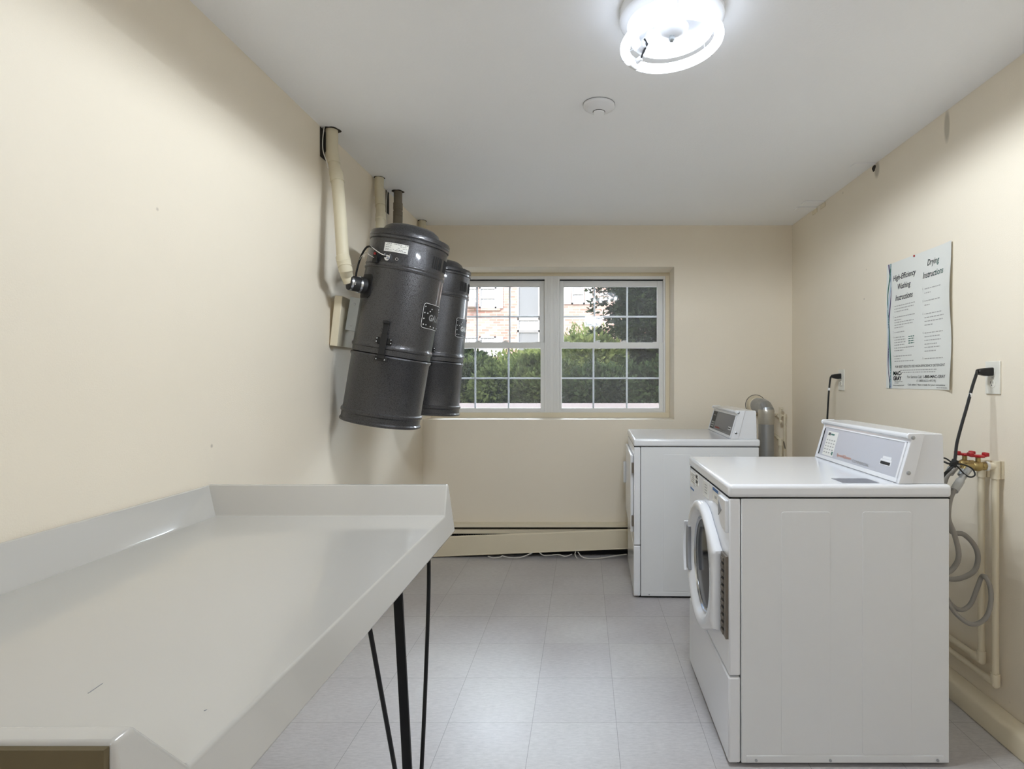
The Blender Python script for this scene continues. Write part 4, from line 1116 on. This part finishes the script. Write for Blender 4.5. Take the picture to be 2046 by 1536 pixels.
for nm, ph, mt in (('green_ribbon', 0, 'ink_green'), ('purple_ribbon', 2.4, 'ink_purple'), ('blue_ribbon', 1.2, mat('pale_blue_ink', (170, 190, 205), .6))):
    e = MB(); N_ = 50
    ctr = lambda v_: .026 + .012 * sin(v_ / VH * 7.2 + ph) + .004 * sin(v_ / VH * 15 + ph)
    hw = lambda v_: .0024 + .0034 * abs(sin(v_ / VH * 5 + ph))
    for i in range(N_):
        a, b_ = VH * i / N_, VH * (i + 1) / N_
        e.poly([PF(ctr(a) - hw(a), a, .0009), PF(ctr(a) + hw(a), a, .0009), PF(ctr(b_) + hw(b_), b_, .0009), PF(ctr(b_) - hw(b_), b_, .0009)])
    e.build(nm, mt, PO, recalc=False)
MB().sphere((XR - .004, PY1 - .238, PZ1 - .004), .005, (.6, 1, 1)).build('thumb_tack', 'red', PO)

# ------------------------------------------------------------------ outdoors
gm = MB().box(-16, 14, YB + WT + .02, 17.0, .55, .85).build('ground', 'soil'); gm['kind'] = 'structure'
struct(MB().box(-3.2, 2.8, YB + WT + .03, 6.0, .84, .875), 'bounce_path', mat('bounce_concrete', (232, 230, 226), .85, var=.06, vscale=8))  # unseen pale ground, added to bounce daylight up to the ceiling
BY = 17.0
BL = thing('brick_building', 'pale red brick apartment building with white shuttered windows across the yard', 'building', (0, BY, .85))
MB().box(-8, 9, BY, BY + 4, .80, 4.9).build('brick_wall', 'brick', BL)
so_ = MB().box(-8.15, 9.15, BY - .15, BY + 4.1, 4.9, 5.1).build('roof_edge', 'shutter', BL)


def fw(px0, px1, py0, py1, par=BL, name='window', blind=True, mid=True):
    a, b_ = at(px0, py1, BY), at(px1, py0, BY); x0, x1, z0, z1 = a.x, b_.x, a.z, b_.z
    t_ = .045; f_ = MB()
    f_.box(x0, x0 + t_, BY - .05, BY + .02, z0, z1); f_.box(x1 - t_, x1, BY - .05, BY + .02, z0, z1); f_.box(x0, x1, BY - .05, BY + .02, z0, z0 + t_); f_.box(x0, x1, BY - .05, BY + .02, z1 - t_, z1)
    if mid: f_.box(x0, x1, BY - .045, BY + .02, (z0 + z1) / 2 - .025, (z0 + z1) / 2 + .025)
    o = f_.build(name, 'shutter', par)
    MB().box(x0 + t_, x1 - t_, BY - .012, BY - .002, z0 + t_, z1 - t_).build('pane', 'blind' if blind else 'farglass', o)
    if blind:
        g_ = MB(); n = 4
        for i in range(1, n): xx = x0 + (x1 - x0) * i / n; g_.box(xx - .008, xx + .008, BY - .02, BY - .011, z0 + t_, z1 - t_)
        for i in range(1, 6): zz = z0 + (z1 - z0) * i / 6; g_.box(x0 + t_, x1 - t_, BY - .019, BY - .0112, zz - .006, zz + .006)
        g_.build('window_grid', 'shutter', o)
    return o


def fs(px0, px1, py0, py1, name='shutter', m_='shutter', d_=.04):
    a, b_ = at(px0, py1, BY), at(px1, py0, BY); MB().box(a.x, b_.x, BY - d_, BY + .01, a.z, b_.z).build(name, m_, BL)


o = fw(928, 955, 574, 616)
a, b_ = at(934, 615, BY), at(952, 604, BY); MB().box(a.x, b_.x, BY - .30, BY - .052, a.z, b_.z).build('air_conditioner', 'shutter', BL, bevel=.01)
fw(958, 992, 574, 616); fs(992, 1005, 574, 616); fs(914, 927, 574, 616)
fw(928, 955, 672, 712); fw(958, 991, 672, 712); fs(991, 1006, 672, 712); fs(914, 927, 672, 712)
fs(926, 1000, 616.5, 620.5, 'window_sill', 'shutter' if 0 else 'brick', .05)
fw(1142, 1168, 565, 608); fs(1126, 1141, 565, 608); fs(1169, 1184, 565, 608)
fw(1142, 1168, 676, 716); fs(1126, 1141, 676, 716)
# tall stair window
fw(1034, 1079, 500, 636, name='stair_window', blind=False, mid=False); fw(1034, 1079, 637, 662, name='stair_window', mid=False); fw(1034, 1079, 661, 720, name='stair_window', blind=False, mid=False)
fw(1080, 1112, 500, 636, name='stair_window', blind=False, mid=False); fw(1080, 1112, 637, 720, name='stair_window', blind=False)


def foliage(mb, c, rad, n, leaf, rng, lobes=6, flat=.3):
    """a bush: sprays of little leaves spread over a lumpy crown"""
    c = Vector(c); L_ = [(c, Vector(rad))]
    for i in range(lobes):
        a, b_ = rng.uniform(0, 2 * pi), rng.uniform(-.4, 1)
        k_ = rng.uniform(.35, .6)
        L_.append((c + Vector((rad[0] * .7 * cos(a), rad[1] * .7 * sin(a), rad[2] * .6 * b_)), Vector(rad) * k_))
    vs, fs_ = [], []
    for i in range(n):
        cc_, rr = rng.choice(L_)
        z = rng.uniform(-1, 1); a = rng.uniform(0, 2 * pi); q = sqrt(1 - z * z); s_ = rng.uniform(.62, 1.06)
        nrm = Vector((q * cos(a), q * sin(a), z)); p_ = cc_ + Vector((nrm.x * rr.x, nrm.y * rr.y, nrm.z * rr.z)) * s_
        if p_.z < .86: continue
        d = (nrm + Vector((rng.uniform(-.7, .7), rng.uniform(-.7, .7), rng.uniform(-.4, .8)))).normalized()
        for k_ in range(5):
            dd = (d + Vector((rng.uniform(-.8, .8), rng.uniform(-.8, .8), rng.uniform(-.8, .8))) * .8).normalized()
            sd = dd.cross(Vector((rng.uniform(-1, 1), rng.uniform(-1, 1), rng.uniform(-1, 1)))).normalized() * leaf * rng.uniform(.16, .30)
            l = leaf * rng.uniform(.7, 1.3); o_ = p_ + d * leaf * .35 * k_; b0 = len(vs)
            vs += [o_, o_ + dd * l * .45 + sd, o_ + dd * l, o_ + dd * l * .45 - sd]; fs_.append((b0, b0 + 1, b0 + 2, b0 + 3))
    me = bpy.data.meshes.new('foliage'); me.from_pydata(vs, [], fs_); return me


def bush(name, label, cat, c, rad, n, leaf, m_, seed, group=None, trunk=None, lobes=6):
    rng = random.Random(seed); me = foliage(None, c, rad, n, leaf, rng, lobes)
    g_ = thing(name, label, cat, (c[0], c[1], .85), group)
    for v in me.vertices: v.co -= Vector(g_.location)
    me.materials.append(M[m_]); o_ = bpy.data.objects.new('foliage', me); COL.objects.link(o_); o_.parent = g_
    tr = MB(); h_ = trunk or (c[2] - .85)
    for k_ in range(5 if not trunk else 1):
        a = k_ * 1.3; tr.tube([(c[0], c[1], .84), (c[0] + .05 * cos(a), c[1] + .05 * sin(a), .85 + h_ * .4), (c[0] + rad[0] * .35 * cos(a) * (0 if trunk else 1), c[1] + rad[1] * .35 * sin(a) * (0 if trunk else 1), .85 + h_ * .9)], .025 if not trunk else .07, 7)
    tr.build('stems' if not trunk else 'trunk', 'bark', g_)
    return g_


H = 'shrubs outside the window'
bush('evergreen_tree', 'tall dark evergreen tree outside the right-hand window', 'tree', (.93, 8.3, 2.5), (.80, .74, 1.95), 15000, .075, 'leaf_dark', 1, None, 2.6, 9)
bush('hedge_shrub', 'dark low shrub outside the lower left panes nearest the canister', 'shrub', (-1.62, 6.8, 1.00), (.56, .50, .40), 7000, .055, 'leaf_mid', 2, H)
bush('hedge_shrub', 'low shrub outside the lower left window below the middle panes', 'shrub', (-.62, 6.4, 1.02), (.56, .48, .40), 7000, .055, 'leaf_mid', 3, H)
bush('hedge_shrub', 'feathery mid green shrub behind the window mullion', 'shrub', (-.16, 7.45, 1.18), (.54, .45, .52), 7000, .065, 'leaf_light', 4, H, None, 7)
bush('hedge_shrub', 'dark shrub outside the lower right window at the foot of the tree', 'shrub', (.42, 6.0, .98), (.55, .42, .34), 7000, .06, 'leaf_dark', 5, H)
bush('hedge_shrub', 'dark shrub outside the lower right corner of the right-hand window', 'shrub', (1.35, 6.5, 1.05), (.55, .50, .45), 6000, .06, 'leaf_dark', 6, H)
bush('garden_shrub', 'rounded dark green bush farther back outside the lower left panes', 'shrub', (-2.55, 9.9, 1.25), (.9, .7, .62), 7000, .08, 'leaf_dark', 7, H)
bush('garden_shrub', 'pale yellow-green bush farther back beside the brick building', 'shrub', (-1.25, 12.6, 1.2), (1.2, .8, .62), 7000, .085, 'leaf_light', 8, H)
bush('garden_shrub', 'bright green bush against the brick to the left of the tree', 'shrub', (.05, 10.9, 1.45), (.68, .6, .72), 6000, .08, 'leaf_light', 9, H)
bush('garden_shrub', 'green bush behind the tree at the right edge of the window', 'shrub', (2.3, 10.4, 1.3), (.9, .6, .85), 6000, .08, 'leaf_mid', 10, H)
